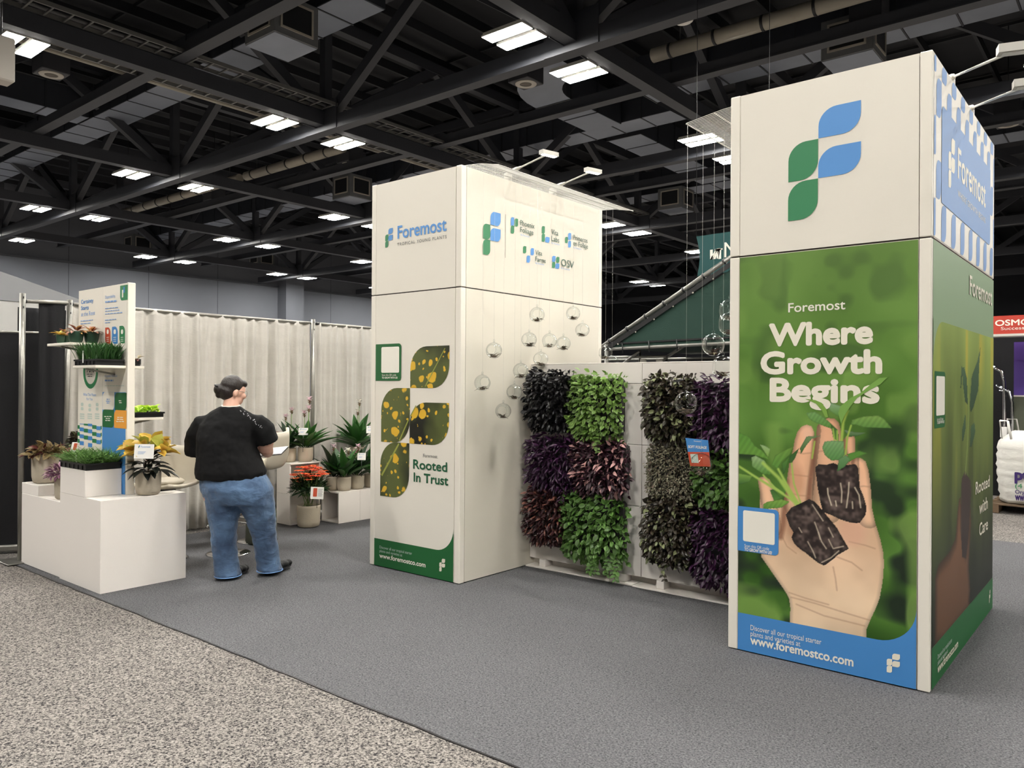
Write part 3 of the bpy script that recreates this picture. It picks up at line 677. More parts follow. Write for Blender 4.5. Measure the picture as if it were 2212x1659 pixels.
P.mix(np.clip(1-np.hypot((P.U-FR.px(1720, 1040)[0])/.06, (P.V-FR.px(1720, 1040)[1])/.14), 0, .5)*ins, (196, 138, 104))
P.mix(np.clip(1-np.hypot((P.U-FR.px(1740, 1140)[0])/.16, (P.V-FR.px(1740, 1140)[1])/.16), 0, .45)*ins, (150, 100, 76))
def leafp(pts, ca, cb, veins=0, alpha=1.):
    ins_ = P.inside(pts); us = [p[0] for p in pts]; vs_ = [p[1] for p in pts]
    t = np.clip((P.V-min(vs_))/(max(vs_)-min(vs_)+1e-6), 0, 1)[..., None]; c = np.array(ca, float)*t+np.array(cb, float)*(1-t)
    if veins: c = c*(1+.045*np.sin((P.U*1.1-P.V*.7)*veins))[..., None]
    ed = np.clip(1-P.dist(pts)/.006, 0, 1)[..., None]; c = c*(1-.18*ed); m = (ins_*alpha)[..., None]; P.c = P.c*(1-m)+c*m
G1, G2, G3, G4 = (128, 168, 74), (88, 138, 56), (58, 98, 46), (150, 178, 128)
for pts, a, b_, v in (([(80, 800), (80, 735), (210, 790), (280, 900), (370, 960), (470, 1080), (480, 1105), (430, 1060), (270, 1010), (80, 1000)], G2, (104, 150, 60), 160), ([(240, 1040), (290, 1020), (400, 1080), (480, 1250), (380, 1240), (250, 1150)], G4, G2, 200), ([(340, 885), (400, 900), (465, 940), (440, 1040), (400, 980)], G4, G1, 0),
                      ([(80, 1230), (250, 1260), (220, 1330), (80, 1370)], G1, G3, 0), ([(460, 1430), (500, 1420), (600, 1530), (510, 1560)], G3, G2, 0), ([(600, 1110), (690, 1040), (640, 1220), (620, 1240)], G2, G3, 0), ([(480, 1130), (520, 1020), (620, 960), (740, 910), (700, 1000), (600, 1100), (550, 1180)], (112, 150, 66), G2, 180),
                      ([(690, 1100), (700, 1020), (810, 930), (760, 1050), (720, 1110)], G3, G3, 0), ([(820, 930), (900, 790), (1070, 780), (960, 820), (900, 890), (830, 1000)], (120, 146, 100), G3, 0), ([(380, 1600), (430, 1570), (600, 1540), (700, 1570), (600, 1640), (380, 1660)], G1, G2, 220)):
    leafp(Z1(pts), a, b_, v)
for L, w in (([(80, 1140), (300, 1280), (560, 1440), (800, 1600)], .009), ([(380, 1110), (560, 1280), (790, 1590)], .013), ([(560, 1180), (660, 1360), (800, 1600)], .009), ([(720, 1110), (745, 1350), (830, 1590)], .006), ([(380, 1250), (520, 1400), (620, 1470)], .006), ([(610, 1330), (700, 1470), (780, 1600)], .016)):
    stroke(Z1(L), w, (164, 194, 92))
for pts, a, b_, v in (([(250, 400), (300, 385), (430, 430), (400, 560), (300, 490)], (146, 176, 140), G2, 0), ([(460, 710), (590, 740), (720, 745), (620, 785), (520, 795)], (128, 148, 120), G3, 0), ([(500, 1000), (640, 960), (740, 990), (640, 1030), (560, 1070), (520, 1100)], G2, G2, 0),
                      ([(10, 510), (110, 495), (200, 545), (300, 630), (390, 715), (330, 705), (180, 650), (80, 605), (40, 570)], (116, 158, 96), G2, 240), ([(540, 650), (560, 590), (700, 550), (870, 540), (940, 580), (1030, 690), (880, 690), (700, 680), (600, 650)], (124, 160, 80), (96, 140, 66), 200),
                      ([(300, 640), (390, 715), (400, 860), (330, 800)], G3, G2, 0)):
    leafp(Z2(pts), a, b_, v)
for L, w in (([(500, 480), (450, 620), (430, 860), (455, 1010)], .010), ([(545, 660), (500, 800), (480, 1000)], .006), ([(330, 700), (350, 860)], .005), ([(110, 850), (80, 1050)], .006), ([(380, 720), (380, 850)], .005)):
    stroke(Z2(L), w, (158, 186, 82))
def plug(pts, seed):
    ins_ = P.inside(pts); a = P.noise(60, 60, seed)*.5+P.noise(24, 30, seed+1)*.5; d = P.dist(pts)
    c = np.array([40., 30, 28])+((a-.35)*130).clip(0, 90)[..., None]*np.array([1, .92, .86]); c = c*(.55+.45*np.clip(d/.03, 0, 1))[..., None]
    P.c = np.where(ins_[..., None], c, P.c); return ins_
i1 = plug(FP([(1761, 1010), (1768, 1003), (1785, 1004), (1800, 1000), (1815, 1006), (1848.5, 1002.5), (1854, 1011.5), (1857.5, 1053), (1866.6, 1075), (1872, 1096), (1870, 1112), (1857, 1130), (1838, 1129), (1815, 1122), (1799, 1114), (1778, 1106), (1771, 1080), (1766, 1050)]), 31)
i2 = plug(FP([(1697.5, 1112), (1710, 1096), (1730, 1087), (1748, 1078), (1761, 1084), (1785, 1112), (1808, 1140), (1822, 1165), (1834, 1185), (1810, 1199), (1795, 1212), (1780, 1222), (1766, 1215), (1740, 1194), (1728, 1186), (1715.6, 1174), (1710, 1161), (1714, 1150), (1705, 1135)]), 41)
for L in ([(420, 1350), (435, 1450), (430, 1580)], [(520, 1340), (515, 1450), (490, 1640)], [(590, 1400), (640, 1490), (660, 1640)], [(265, 1410), (270, 1480), (310, 1610)], [(160, 1500), (170, 1590)], [(560, 1570), (565, 1650)], [(360, 1560), (370, 1620)]):
    stroke(Z2(L), .0045, (214, 200, 176), .9, i1)
for L in ([(1768, 1150), (1775, 1170), (1785, 1185)], [(1760, 1128), (1768, 1150), (1772, 1165)], [(1745, 1170), (1756, 1190), (1762, 1205)], [(1790, 1165), (1800, 1185), (1822, 1180)], [(1775, 1215), (1795, 1205), (1812, 1190)], [(1726, 1140), (1732, 1150)], [(1755, 1090), (1765, 1105), (1778, 1125)], [(1790, 1140), (1800, 1160)]):
    stroke(FP(L), .0042, (206, 190, 168), .85, i2)
leafp(Z2([(200, 920), (230, 850), (330, 840), (460, 850), (465, 1010), (400, 1070), (310, 1080), (230, 1010)]), (124, 164, 108), (84, 134, 70), 260); leafp(Z2([(400, 1060), (480, 1010), (540, 1060), (470, 1150), (380, 1210), (390, 1120)]), (110, 150, 100), (70, 118, 62))
P.build('photo_print', 'poster_print', PR, 1)
# the leaf that reaches over the lettering
for pts, c in (([(395, 510), (420, 430), (540, 330), (660, 270), (780, 170), (890, 90), (980, 85), (900, 165), (780, 230), (620, 330), (540, 430), (470, 540), (430, 640)], (122, 166, 78)), ([(0, 340), (120, 355), (200, 390), (250, 460), (275, 560), (240, 560), (200, 480), (130, 400)], (124, 164, 70))):
    nm = 'ink_leaf_%d' % c[1]; mat(nm, c, .45, var=.12, vscale=14); flat(FR, Z2(pts), 'printed_leaf', nm, PR, 5)
text(FR, 'Foremost', (1703.5, 674.6), (1826, 671), (1703.5, 655.5), 'ink_white', PR, .016)
text(FR, 'Where', (1664, 746), (1883, 741), (1664, 702), 'ink_cream', PR, .058); text(FR, 'Growth', (1646, 806), (1902.7, 804), (1646, 762), 'ink_cream', PR, .058); text(FR, 'Begins', (1666, 865), (1897, 866), (1666, 819), 'ink_cream', PR, .058)
foot = [(u0, .008), (u1, .008), (u1, fv+rr)]+[(u1-rr+rr*cos(-a), fv+rr+rr*sin(-a)) for a in [k*pi/2/10 for k in range(11)]]+[(u0, fv)]
flat(FR, foot, 'footer_band', 'ink_blue', PR, 3)
text(FR, 'Discover all our tropical starter', (1622, 1360), (1775, 1387.6), (1622, 1349), 'ink_white', PR, 0, 5); text(FR, 'plants and varieties at', (1622, 1373), (1729.6, 1389), (1622, 1362), 'ink_white', PR, 0, 5)
text(FR, 'www.foremostco.com', (1622, 1390), (1843.6, 1433), (1622, 1372), 'ink_white', PR, .03, 5)
u, v = FR.px(1916, 1451); _, v2 = FR.px(1945, 1412.7); logo(FR, u, v, v2-v, PR, 'ink_cream', 'ink_cream', 5)
def codetag(pan, tl, br, wtl, wbr, mt, parent, l1, l2, h):
    a = pan.px(*tl); c = pan.px(*br); flat(pan, leaf_poly(a[0], c[1], c[0], a[1], .03, ('tr', 'br')) if False else leaf_poly(a[0], c[1], c[0], a[1], .1, ('tr', 'br')), 'code_tag', mt, parent, 3)
    a = pan.px(*wtl); c = pan.px(*wbr); flat(pan, leaf_poly(a[0], c[1], c[0], a[1], .06, ('tl', 'tr', 'bl', 'br')), 'code_field', 'ink_white', parent, 4)
    for (s, L, Rr, bo) in (('Scan this QR code', l1[0], l1[1], 0), ('TO GROW WITH US!', l2[0], l2[1], .03)): text(pan, s, L, Rr, (L[0], L[1]-h), 'ink_white', parent, bo, 5)
codetag(FR, (1594.6, 1092.5), (1682, 1201), (1606, 1101.6), (1674, 1177.5), 'ink_blue', PR, ((1609, 1181), (1662, 1187)), ((1609, 1189), (1668, 1196)), 6.5)

# ---- right tower, right side: header pattern
x0, x1, y0, y1 = .03, RD-.012, TS+.01, TH-.006
flat(SR, [(x0, y0), (x1, y0), (x1, y1), (x0, y1)], 'header_print', 'panel_white', PR, 1)
cw, ch = .142, .226
for r in range(6):
    for c in range(-1, 16):
        a0 = x0+.055+(c-1)*cw; a1 = a0+cw; b1 = y1+.125-r*ch; b0 = b1-ch
        inner = (2 <= c <= 13) and (r in (2, 3))
        if inner or (r+c) % 2: continue
        a0, a1, b0, b1 = max(a0, x0), min(a1, x1), max(b0, y0), min(b1, y1)
        if a1-a0 < .02 or b1-b0 < .02: continue
        flat(SR, leaf_poly(a0+.004, b0+.004, a1-.004, b1-.004, .55), 'pattern_leaf', 'ink_pattern_blue', PR, 2)
flat(SR, leaf_poly(x0+.055+cw, y1+.125-4*ch, x0+.055+13*cw, y1+.125-2*ch+.10, .1), 'header_field', 'ink_pattern_blue', PR, 3)
text(SR, 'Foremost', (2067.5, 383.6), (2127, 447), (2067.5, 319), 'ink_cream', PR, .02, 4); text(SR, 'WHERE GROWTH BEGINS', (2067.5, 424), (2127, 481), (2067.5, 410), 'ink_cream', PR, 0, 4, spacing=1.25)
u, v = SR.px(2047, 403); _, v2 = SR.px(2061, 303); logo(SR, u, v, v2-v, PR, 'ink_cream', 'ink_cream', 4)
# ---- right tower, right side, lower: seedling held up against blurred green
flat(SR, [(x0, .01), (x1, .01), (x1, TS-.008), (x0, TS-.008)], 'side_print', 'ink_sage', PR, 1)
pv1 = SR.px(2060, 660)[1]; pv0 = SR.px(2018, 1394)[1]; pv1 = 2.02
Q = Paint(SR, x0, x1, pv0, pv1, 120, 420); hh = (Q.V-pv0)/(pv1-pv0); na = Q.noise(3, 2, 51)*.6+Q.noise(7, 3, 52)*.4; nb = Q.noise(6, 1.2, 55)
Q.c = (np.array([146., 166, 84])*hh[..., None]+np.array([36., 44, 26])*(1-hh)[..., None])+((na-.5)*36)[..., None]*np.array([1, 1, .6])
Q.mix(np.clip((.5-nb)*3, 0, .6)*(1-hh)*1.1, (40, 48, 28)); Q.mix(np.clip((nb-.72)*4, 0, .7)*np.clip(hh*1.6-.5, 0, 1), (196, 178, 66)); Q.mix(np.clip((.28-hh)*3, 0, .8), (26, 30, 20))
S5 = lambda L: [SR.px(2010+x*.4094, 740+y*.4098) for x, y in L]
P = Q
hd = S5([(20, 1600), (22, 1240), (40, 1170), (100, 1100), (130, 1030), (140, 900), (148, 825), (156, 815), (160, 870), (162, 960), (185, 1100), (200, 980), (203, 880), (210, 870), (212, 960), (205, 1080), (200, 1180), (208, 1300), (200, 1420), (120, 1520), (60, 1600)])
ih = Q.inside(hd); dd = Q.dist(hd); sk = np.array([120., 84, 58])*np.ones(Q.c.shape); sk = sk*(.62+.55*np.clip(dd/.08, 0, 1))[..., None]*(.7+.5*hh)[..., None]
Q.c = np.where(ih[..., None], sk, Q.c)
for pts in ([(162, 720), (180, 675), (192, 700), (210, 730), (214, 780), (205, 900), (195, 1040), (185, 1140), (165, 1130), (158, 1000), (160, 850)],): leafp(S5(pts), (70, 58, 54), (48, 38, 36))
for pts in ([(205, 330), (215, 180), (245, 100), (262, 20), (255, 120), (250, 250), (225, 340), (210, 370)], [(165, 135), (175, 128), (190, 190), (195, 330), (180, 310), (170, 230)], [(155, 240), (162, 120), (168, 135), (160, 240)], [(165, 520), (165, 460), (182, 370), (185, 440), (170, 520)], [(205, 550), (212, 440), (230, 420), (234, 470), (215, 550)]): leafp(S5(pts), (76, 106, 74), (52, 76, 54))
stroke(S5([(182, 690), (192, 560), (200, 380), (196, 280)]), .012, (140, 160, 84))
Q.build('photo_print', 'poster_side', PR, 2)
flat(SR, [(x0, pv1-.2), (x0+.22, pv1)]+[(x0+.22-.22*sin(a), pv1-.22+.22*cos(a)) for a in [k*pi/2/8 for k in range(1, 9)]]+[(x0, pv1+.004), (x0+.3, pv1+.004), (x0+.22, pv1)] if False else [(x0, pv1+.004), (x0+.25, pv1+.004)]+[(x0+.25-.25*sin(a), pv1-.25+.25*cos(a)) for a in [k*pi/2/8 for k in range(0, 9)]], 'photo_corner', 'ink_sage', PR, 3)
flat(SR, [(x0, .01), (x1, .01), (x1, pv0), (x0, pv0)], 'footer_band', 'ink_deep_green', PR, 3)
text(SR, 'Foremost', (2093, 635), (2141, 667), (2093, 594.7), 'ink_cream', PR, .02, 4)
for s, L, Rr, tp in (('Rooted', (2106, 1068), (2136, 1057), (2106, 1042)), ('with', (2113.7, 1111), (2131.8, 1105), (2113.7, 1084)), ('Care', (2113.7, 1158), (2132, 1150), (2113.7, 1131.5))): text(SR, s, L, Rr, tp, 'ink_cream', PR, .015, 4)
text(SR, 'www.foremostco.com', (2023, 1454), (2067, 1399.5), (2023, 1436), 'ink_cream', PR, .02, 5); text(SR, 'Discover all our tropical starter', (2023, 1424), (2054, 1390), (2023, 1414), 'ink_light_text', PR, 0, 5); text(SR, 'plants and varieties at', (2023, 1437), (2045, 1410), (2023, 1427), 'ink_light_text', PR, 0, 5)
u, v = SR.px(2134.5, 1303); _, v2 = SR.px(2134.5, 1276); logo(SR, u, v, v2-v, PR, 'ink_cream', 'ink_cream', 5)
codetag(SR, (2017.6, 801.5), (2040, 922), (2020.7, 812), (2038.7, 896), 'ink_deep_green', PR, ((2021.5, 909), (2035, 907)), ((2021.5, 916), (2037, 913)), 6)

# ---- left tower, front
text(FL, 'Foremost', (859.6, 515.6), (964.6, 501), (859.6, 489), 'ink_logo_blue', PL, .02); text(FL, 'TROPICAL YOUNG PLANTS', (859, 531.5), (965, 516.5), (859, 525), 'ink_grey', PL, 0, spacing=1.3)
u, v = FL.px(832.4, 535); _, v2 = FL.px(851, 491); logo(FL, u, v, v2-v, PL, 'ink_logo_green', 'ink_logo_blue')
for (bl, tr) in (((886.3, 838), (971, 746)), ((823.3, 953.8), (885.9, 838.4)), ((884.8, 957.7), (970.3, 870.8)), ((821.3, 1070.5), (884.2, 957.7))): leafpx(FL, bl, tr, 'leaf_photo', 'spotted_leaf_print', PL, 1, .55)
def strip(pan, a, b_, w0, w1, mt, parent, lv):
    a = Vector(pan.px(*a)); b_ = Vector(pan.px(*b_)); d = (b_-a).normalized(); n = Vector((-d.y, d.x)); flat(pan, [tuple(a-n*w0), tuple(a+n*w0), tuple(b_+n*w1), tuple(b_-n*w1)], 'leaf_vein', mt, parent, lv)
mat('vein_print', (150, 156, 70), .45); strip(FL, (824.8, 1027), (862, 958.5), .010, .008, 'vein_print', PL, 2); strip(FL, (863, 952), (883, 906), .008, .006, 'vein_print', PL, 2); strip(FL, (887, 899), (899, 876), .006, .005, 'vein_print', PL, 2); strip(FL, (918.7, 835), (961.7, 752), .006, .004, 'vein_print', PL, 2)
text(FL, 'Foremost', (914.5, 987), (945.3, 990.5), (914.5, 980.2), 'ink_grey', PL, 0); text(FL, 'Rooted', (893.4, 1011.6), (966, 1019), (893.4, 992.6), 'ink_text_green', PL, .028); text(FL, 'In Trust', (894.5, 1039.7), (968.3, 1048.5), (894.5, 1020.8), 'ink_text_green', PL, .028)
fu0, fu1 = PW+.004, LW-PW-.004; fv2 = FL.px(808, 1161.4)[1]; rr = .2
flat(FL, [(fu0, .008), (fu1, .008), (fu1, fv2+rr)]+[(fu1-rr+rr*cos(-a), fv2+rr+rr*sin(-a)) for a in [k*pi/2/10 for k in range(11)]]+[(fu0, fv2)], 'footer_band', 'ink_deep_green', PL, 2)
text(FL, 'Discover all our tropical starter', (820.8, 1184), (890.8, 1197.8), (820.8, 1178.2), 'ink_light_text', PL, 0, 4); text(FL, 'plants and varieties at', (820.8, 1192), (869.6, 1201.5), (820.8, 1186.3), 'ink_light_text', PL, 0, 4)
text(FL, 'www.foremostco.com', (820.6, 1204), (919.7, 1225), (820.6, 1194.5), 'ink_white', PL, .03, 4)
u, v = FL.px(949.8, 1233.6); _, v2 = FL.px(949.8, 1204.6); logo(FL, u, v, v2-v, PL, 'ink_cream', 'ink_cream', 4)
codetag(FL, (812.5, 744), (867, 822.4), (824.8, 750), (862.9, 805), 'ink_deep_green', PL, ((826, 812), (856.7, 812.5)), ((826, 818), (859.6, 818.5)), 4)
# ---- left tower, right side: the big mark and five small ones
C3 = lambda x, y: (780+x*.2893, 340+y*.2893)
u, v = SL.px(*C3(908, 722)); _, v2 = SL.px(*C3(1047, 415)); logo(SL, u, v, v2-v, PL, 'ink_logo_green', 'ink_logo_blue')
a = SL.px(*C3(1077, 425)); c = SL.px(*C3(1077, 750)); flat(SL, [(a[0], c[1]), (a[0]+.006, c[1]), (a[0]+.006, a[1]), (a[0], a[1])], 'rule_line', 'vent_trim', PL, 1)
g, bl_ = 'ink_logo_green', 'ink_logo_blue'
for (xa, ya, xb, yb, c) in ((1117, 508, 1142, 450, bl_), (1145, 514, 1172, 460, g), (1117, 566, 1143, 512, g), (1348, 567, 1372, 516, g), (1348, 628, 1372, 573, g), (1374, 633, 1407, 598, bl_), (1545, 614, 1568, 567, bl_), (1545, 671, 1567, 625, bl_), (1522, 638, 1543, 596, g), (1208, 714, 1233, 665, g), (1265, 729, 1290, 680, bl_), (1235, 784, 1262, 735, bl_), (1425, 778, 1452, 738, bl_), (1455, 785, 1480, 745, g), (1425, 824, 1449, 782, g), (1450, 829, 1480, 794, bl_)):
    leafpx(SL, C3(xa, ya), C3(xb, yb), 'mini_mark_leaf', c, PL, 1, .5)
mat('ink_slate', (74, 104, 92), .5)
for s, xa, ya, xb, yb, tp in (('Phoenix', 1187, 505, 1293, 525, 467), ('Foliage', 1187, 556, 1284, 578, 518), ('Vita', 1420, 573, 1470, 578, 535), ('Labs', 1420, 623, 1477, 632, 585), ('Primeros', 1583, 612, 1688, 630, 577), ('en Follaje', 1583, 656, 1692, 676, 620), ('Vita', 1300, 724, 1350, 729, 690), ('Farms', 1300, 774, 1376, 785, 740), ('OSV', 1492, 808, 1587, 823, 757)):
    text(SL, s, C3(xa, ya), C3(xb, yb), C3(xa, tp), 'ink_slate', PL, .008)
for xa, ya, xb in ((1190, 583, 1255), (1420, 643, 1480), (1583, 678, 1640), (1302, 794, 1365), (1492, 832, 1556)): text(SL, 'By Foremost', C3(xa, ya), C3(xb, ya+14), C3(xa, ya-12), 'ink_pale_blue', PL, 0)

# ---- wire decks on the towers, arm lamps
def wire_deck(label, xa, xb, ya, yb, z, sag):
    t = thing('wire_shelf', label, 'wire shelf'); n = int((yb-ya)/.024); b = MB(); sx = 1 if xb > xa else -1
    prof = lambda s_: z+.03-sag*s_*s_
    for k in range(n+1):
        y = ya+(yb-ya)*k/n; b.tube([(xa, y, prof(0)), (xa+(xb-xa)*.5, y, prof(.5)), (xb, y, prof(1))], .0022, 5)
    o = b.build('wires', 'wire_white', t); o['kind'] = 'stuff'
    for s_ in (0, .3, .62, 1): MB().tube([(xa+(xb-xa)*s_, ya, prof(s_)-.004), (xa+(xb-xa)*s_, yb, prof(s_)-.004)], .0042, 6).build('support_rod', 'wire_white', t)
    return t
wire_deck('white wire shelf jutting from the top of the tower with five small marks', -4.56, -4.13, 4.86, 6.99, TH+.01, .06)
wire_deck('white wire shelf jutting from the top of the tower with the hand poster', -1.95, -2.49, 4.92, 6.7, TH+.01, .05)
def arm_lamp(label, base, tip, aim, on):
    t = thing('arm_lamp', label, 'display lamp', group='arm lamps clamped to the tower tops'); base = Vector(base); tip = Vector(tip); d = (tip-base).normalized()
    MB().tube([base, base+d*.12, base+d*.2], [.022, .02, .009], 10).build('arm_sleeve', 'lamp_white', t); MB().tube([base+d*.18, tip], .0075, 8).build('arm', 'lamp_white', t)
    MB().rbox(base.x-.03, base.x+.03, base.y-.03, base.y+.03, base.z-.10, base.z, .008).build('clamp', 'lamp_white', t)
    sd = d.cross(Vector((0, 0, 1))).normalized(); hd_ = MB().bar(tip-sd*.085, tip+sd*.085, .055, .035, (0, 0, 1)).build('lamp_head', 'lamp_white', t)
    e = tip+Vector((0, 0, -.0195)); MB().bar(e-sd*.07, e+sd*.07, .04, .003, (0, 0, 1)).build('lens', 'led_small' if on else 'card_white', hd_)
    if on:
        ld = bpy.data.lights.new('lamp_beam', 'SPOT'); ld.energy = on; ld.spot_size = R(125); ld.spot_blend = .8; ld.color = (1, .95, .86); ld.shadow_soft_size = .03
        lo = link('lamp_beam', ld, t); lo.location = tip+Vector((0, 0, -.03)); lo.rotation_euler = (Vector(aim)-tip).to_track_quat('-Z', 'Y').to_euler()
arm_lamp('white arm lamp on the tower top nearer its front edge', (-4.50, 5.42, TH+.09), (-3.93, 5.27, 3.60), (-4.42, 5.4, 2.4), .35)
arm_lamp('white arm lamp on the tower top nearer its back edge', (-4.50, 6.10, TH+.09), (-3.93, 5.94, 3.60), (-4.42, 6.1, 2.4), .35)
arm_lamp('long white arm lamp leaning out over the blue patterned header', (-.98, 5.47, TH+.1), tuple(sight(2206, 103, 'x', -.42)), (-.9, 5.4, 2.4), 0)
arm_lamp('long white arm lamp leaning out behind the blue patterned header', (-.98, 6.15, TH+.1), tuple(sight(2235, 178, 'x', -.42)), (-.9, 6.1, 2.4), 0)
# ================================================================ living wall between the towers
WY = 5.666
t = thing('living_wall', 'white panel wall with black planting troughs between the two towers', 'panel wall', (-3.2, 5.75, 0)); C0 = Vector(t.location)
def lw(nm, b, mt, par=t):
    o = b.build(nm, mt, par)
    if par is t: o.location = -C0
    return o
cols = [(-4.415, -3.253), (-3.250, -2.088)]; rows = [(.075, .653), (.657, 1.160), (1.164, 1.667), (1.671, 1.836)]
for (xa, xb) in cols:
    for (za, zb) in rows:
        lw('wall_panel', MB().rbox(xa, xb-.002, WY, WY+.02, za, zb, .0015), 'laminate_white')
lw('back_board', MB().box(-4.41, -2.09, WY+.018, WY+.10, .08, 1.83), 'seam_dark')
lw('top_rail', MB().rbox(-4.415, -2.088, WY, WY+.105, 1.8365, 1.846, .002), 'laminate_white')
for (xa, xb) in cols:
    for (z0, nm) in ((1.235, 0), (.735, 1), (.225, 2)):
        tr = lw('planting_trough', MB().box(xa+.12 if xa > -4 else xa+.16, xb-.17 if xa < -4 else xb-.02, WY-.085, WY-.002, z0, z0+.07), 'black_plastic')
        lw('trough_back', MB().box(xa+.12 if xa > -4 else xa+.16, xb-.17 if xa < -4 else xb-.02, WY-.03, WY-.002, z0+.06, z0+.44), 'black_plastic')
lw('base_plate', MB().rbox(-4.415, -3.30, 5.60, 5.86, .002, .014, .002), 'laminate_white'); lw('base_plate', MB().rbox(-3.29, -2.07, 5.585, 5.86, .002, .014, .002), 'laminate_white')
for x in (-4.25, -3.42, -3.06, -2.3): lw('base_foot', MB().rbox(x-.035, x+.035, 5.635, 5.80, .014, .08, .003), 'laminate_white')
lw('kick_board', MB().box(-4.41, -2.09, 5.74, 5.76, .014, .08), 'laminate_white')

# ================================================================ stepped pedestals
def pedestal(label, name, boxes):
    t = thing(name, label, 'pedestal', (boxes[0][0], boxes[0][2], 0)); L = Vector(t.location)
    for nm, bx in boxes_named(boxes):
        o = MB().rbox(*bx, b=.003).build(nm, 'laminate_white', t); o.location = -L
    return t
def boxes_named(bs): return [('body' if i == 0 else 'raised_step', b) for i, b in enumerate(bs)]
pedestal('white stepped plinth carrying the fluffy maroon and purple pots', 'stepped_plinth', [(-7.985, -7.105, 2.69, 2.97, .002, .640), (-7.985, -7.60, 2.69, 2.97, .640, .735)])
t = thing('stepped_plinth', 'white stepped plinth carrying the grass tray and the croton pot', 'pedestal', (-6.7, 2.9, 0)); L = Vector(t.location)
o = MB().prism([(-7.10, 2.68, .002), (-6.325, 2.68, .002), (-6.325, 3.377, .002), (-6.53, 3.377, .002), (-6.53, 2.97, .002), (-7.10, 2.97, .002)], (0, 0, .723)).build('body', 'laminate_white', t); o.location = -L; o.data.flip_normals()
o = MB().rbox(-7.10, -6.615, 2.68, 2.97, .725, .940, .003).build('raised_step', 'laminate_white', t); o.location = -L

# ================================================================ info panel with shelves
IX0, IX1, IY0, IY1, IH = -7.50, -6.54, 2.977, 3.037, 2.479
t = thing('info_panel', 'tall freestanding white info panel with printed columns and small shelves', 'display panel', (-7.02, 3.0, 0)); L = Vector(t.location)
def ip(nm, b, mt):
    o = b.build(nm, mt, t); o.location = -L; return o
ip('edge_post', MB().rbox(IX1-.02, IX1, IY0-.002, IY1+.002, .002, IH, .004), 'frame_white')
FI = Panel((IX0, IY0-.002, 0), (1, 0, 0), (0, 0, 1), (0, -1, 0))
hosts = []
for (xa, xb) in ((IX0, -7.001), (-6.999, IX1-.02)):
    hosts.append(ip('print_board', MB().box(xa, xb, IY0-.002, IY1, .002, IH-.004), 'panel_white'))
A, Bd = hosts
I1 = lambda x, y: (160+x*.12059, 600+y*.12056)
I2 = lambda x, y: (160+x*.12059, 780+y*.12056)
def itext(s, xa, ya, xb, yb, h, mt, par, bold, f): text(FI, s, f(xa, ya), f(xb, yb), f(xa, ya-h), mt, par, bold, 2)
itext('Certainty', 130, 470, 348, 440, 70, 'ink_blue', A, .02, I1); itext('Starts', 130, 580, 265, 560, 68, 'ink_blue', A, .02, I1); itext('at the Root', 130, 692, 378, 662, 72, 'ink_pale_blue', A, 0, I1)
def bars(xa, ya, xb, h, mt, par, f, slope=-.1):
    # a line of print too small to read: short dashes the length of its words
    r = random.Random(int(xa*7+ya)); x = xa
    while x < xb-6:
        w = min(r.uniform(28, 62), xb-x); y = ya+(x-xa)*slope; p0 = FI.px(*f(x, y)); p1 = FI.px(*f(x+w, y-h)); flat(FI, [(p0[0], p0[1]), (p1[0], p0[1]), (p1[0], p0[1]+abs(FI.px(*f(x, y-h))[1]-p0[1])), (p0[0], p0[1]+abs(FI.px(*f(x, y-h))[1]-p0[1]))], 'print_line', mt, par, 3); x += w+9
for (w, y) in ((345, 785), (305, 835)): bars(122, y, w, 14, 'ink_pale_blue', A, I1)
itext('Dependability,', 565, 375, 745, 350, 52, 'ink_pale_blue', Bd, 0, I1); bars(565, 450, 765, 28, 'ink_pale_blue', Bd, I1)
for xa, ya, xb in ((565, 560, 790), (565, 608, 818), (565, 658, 870), (560, 768, 772), (560, 815, 648)): bars(xa, ya, xb, 13, 'ink_pale_blue', Bd, I1)
leafpx(FI, I1(826, 412), I1(965, 122), 'corner_mark', 'ink_green', Bd, 1, .3, ('bl',)); leafpx(FI, I1(862, 355), I1(886, 215), 'corner_mark', 'ink_white', Bd, 2, .2); leafpx(FI, I1(888, 270), I1(912, 160), 'corner_mark', 'ink_blue', Bd, 2, .3)
for (xa, xb, yb, yt, c) in ((558, 655, 1190, 885, 'ink_red'), (680, 785, 1190, 870, 'ink_blue'), (812, 915, 1178, 855, 'ink_green')):
    leafpx(FI, I1(xa, yb), I1(xb, yt), 'badge', c, Bd, 1, .5, ('tr', 'bl'))
    for yy in (1060, 1095, 1130): leafpx(FI, I1(xa+28, yy+14), I1(xb-26, yy), 'badge_text', 'ink_white', Bd, 2, .1)
    leafpx(FI, I1(xa+32, 1010), I1(xb-30, 925), 'badge_icon', 'ink_white', Bd, 2, .4, ('tl', 'tr', 'bl', 'br'))
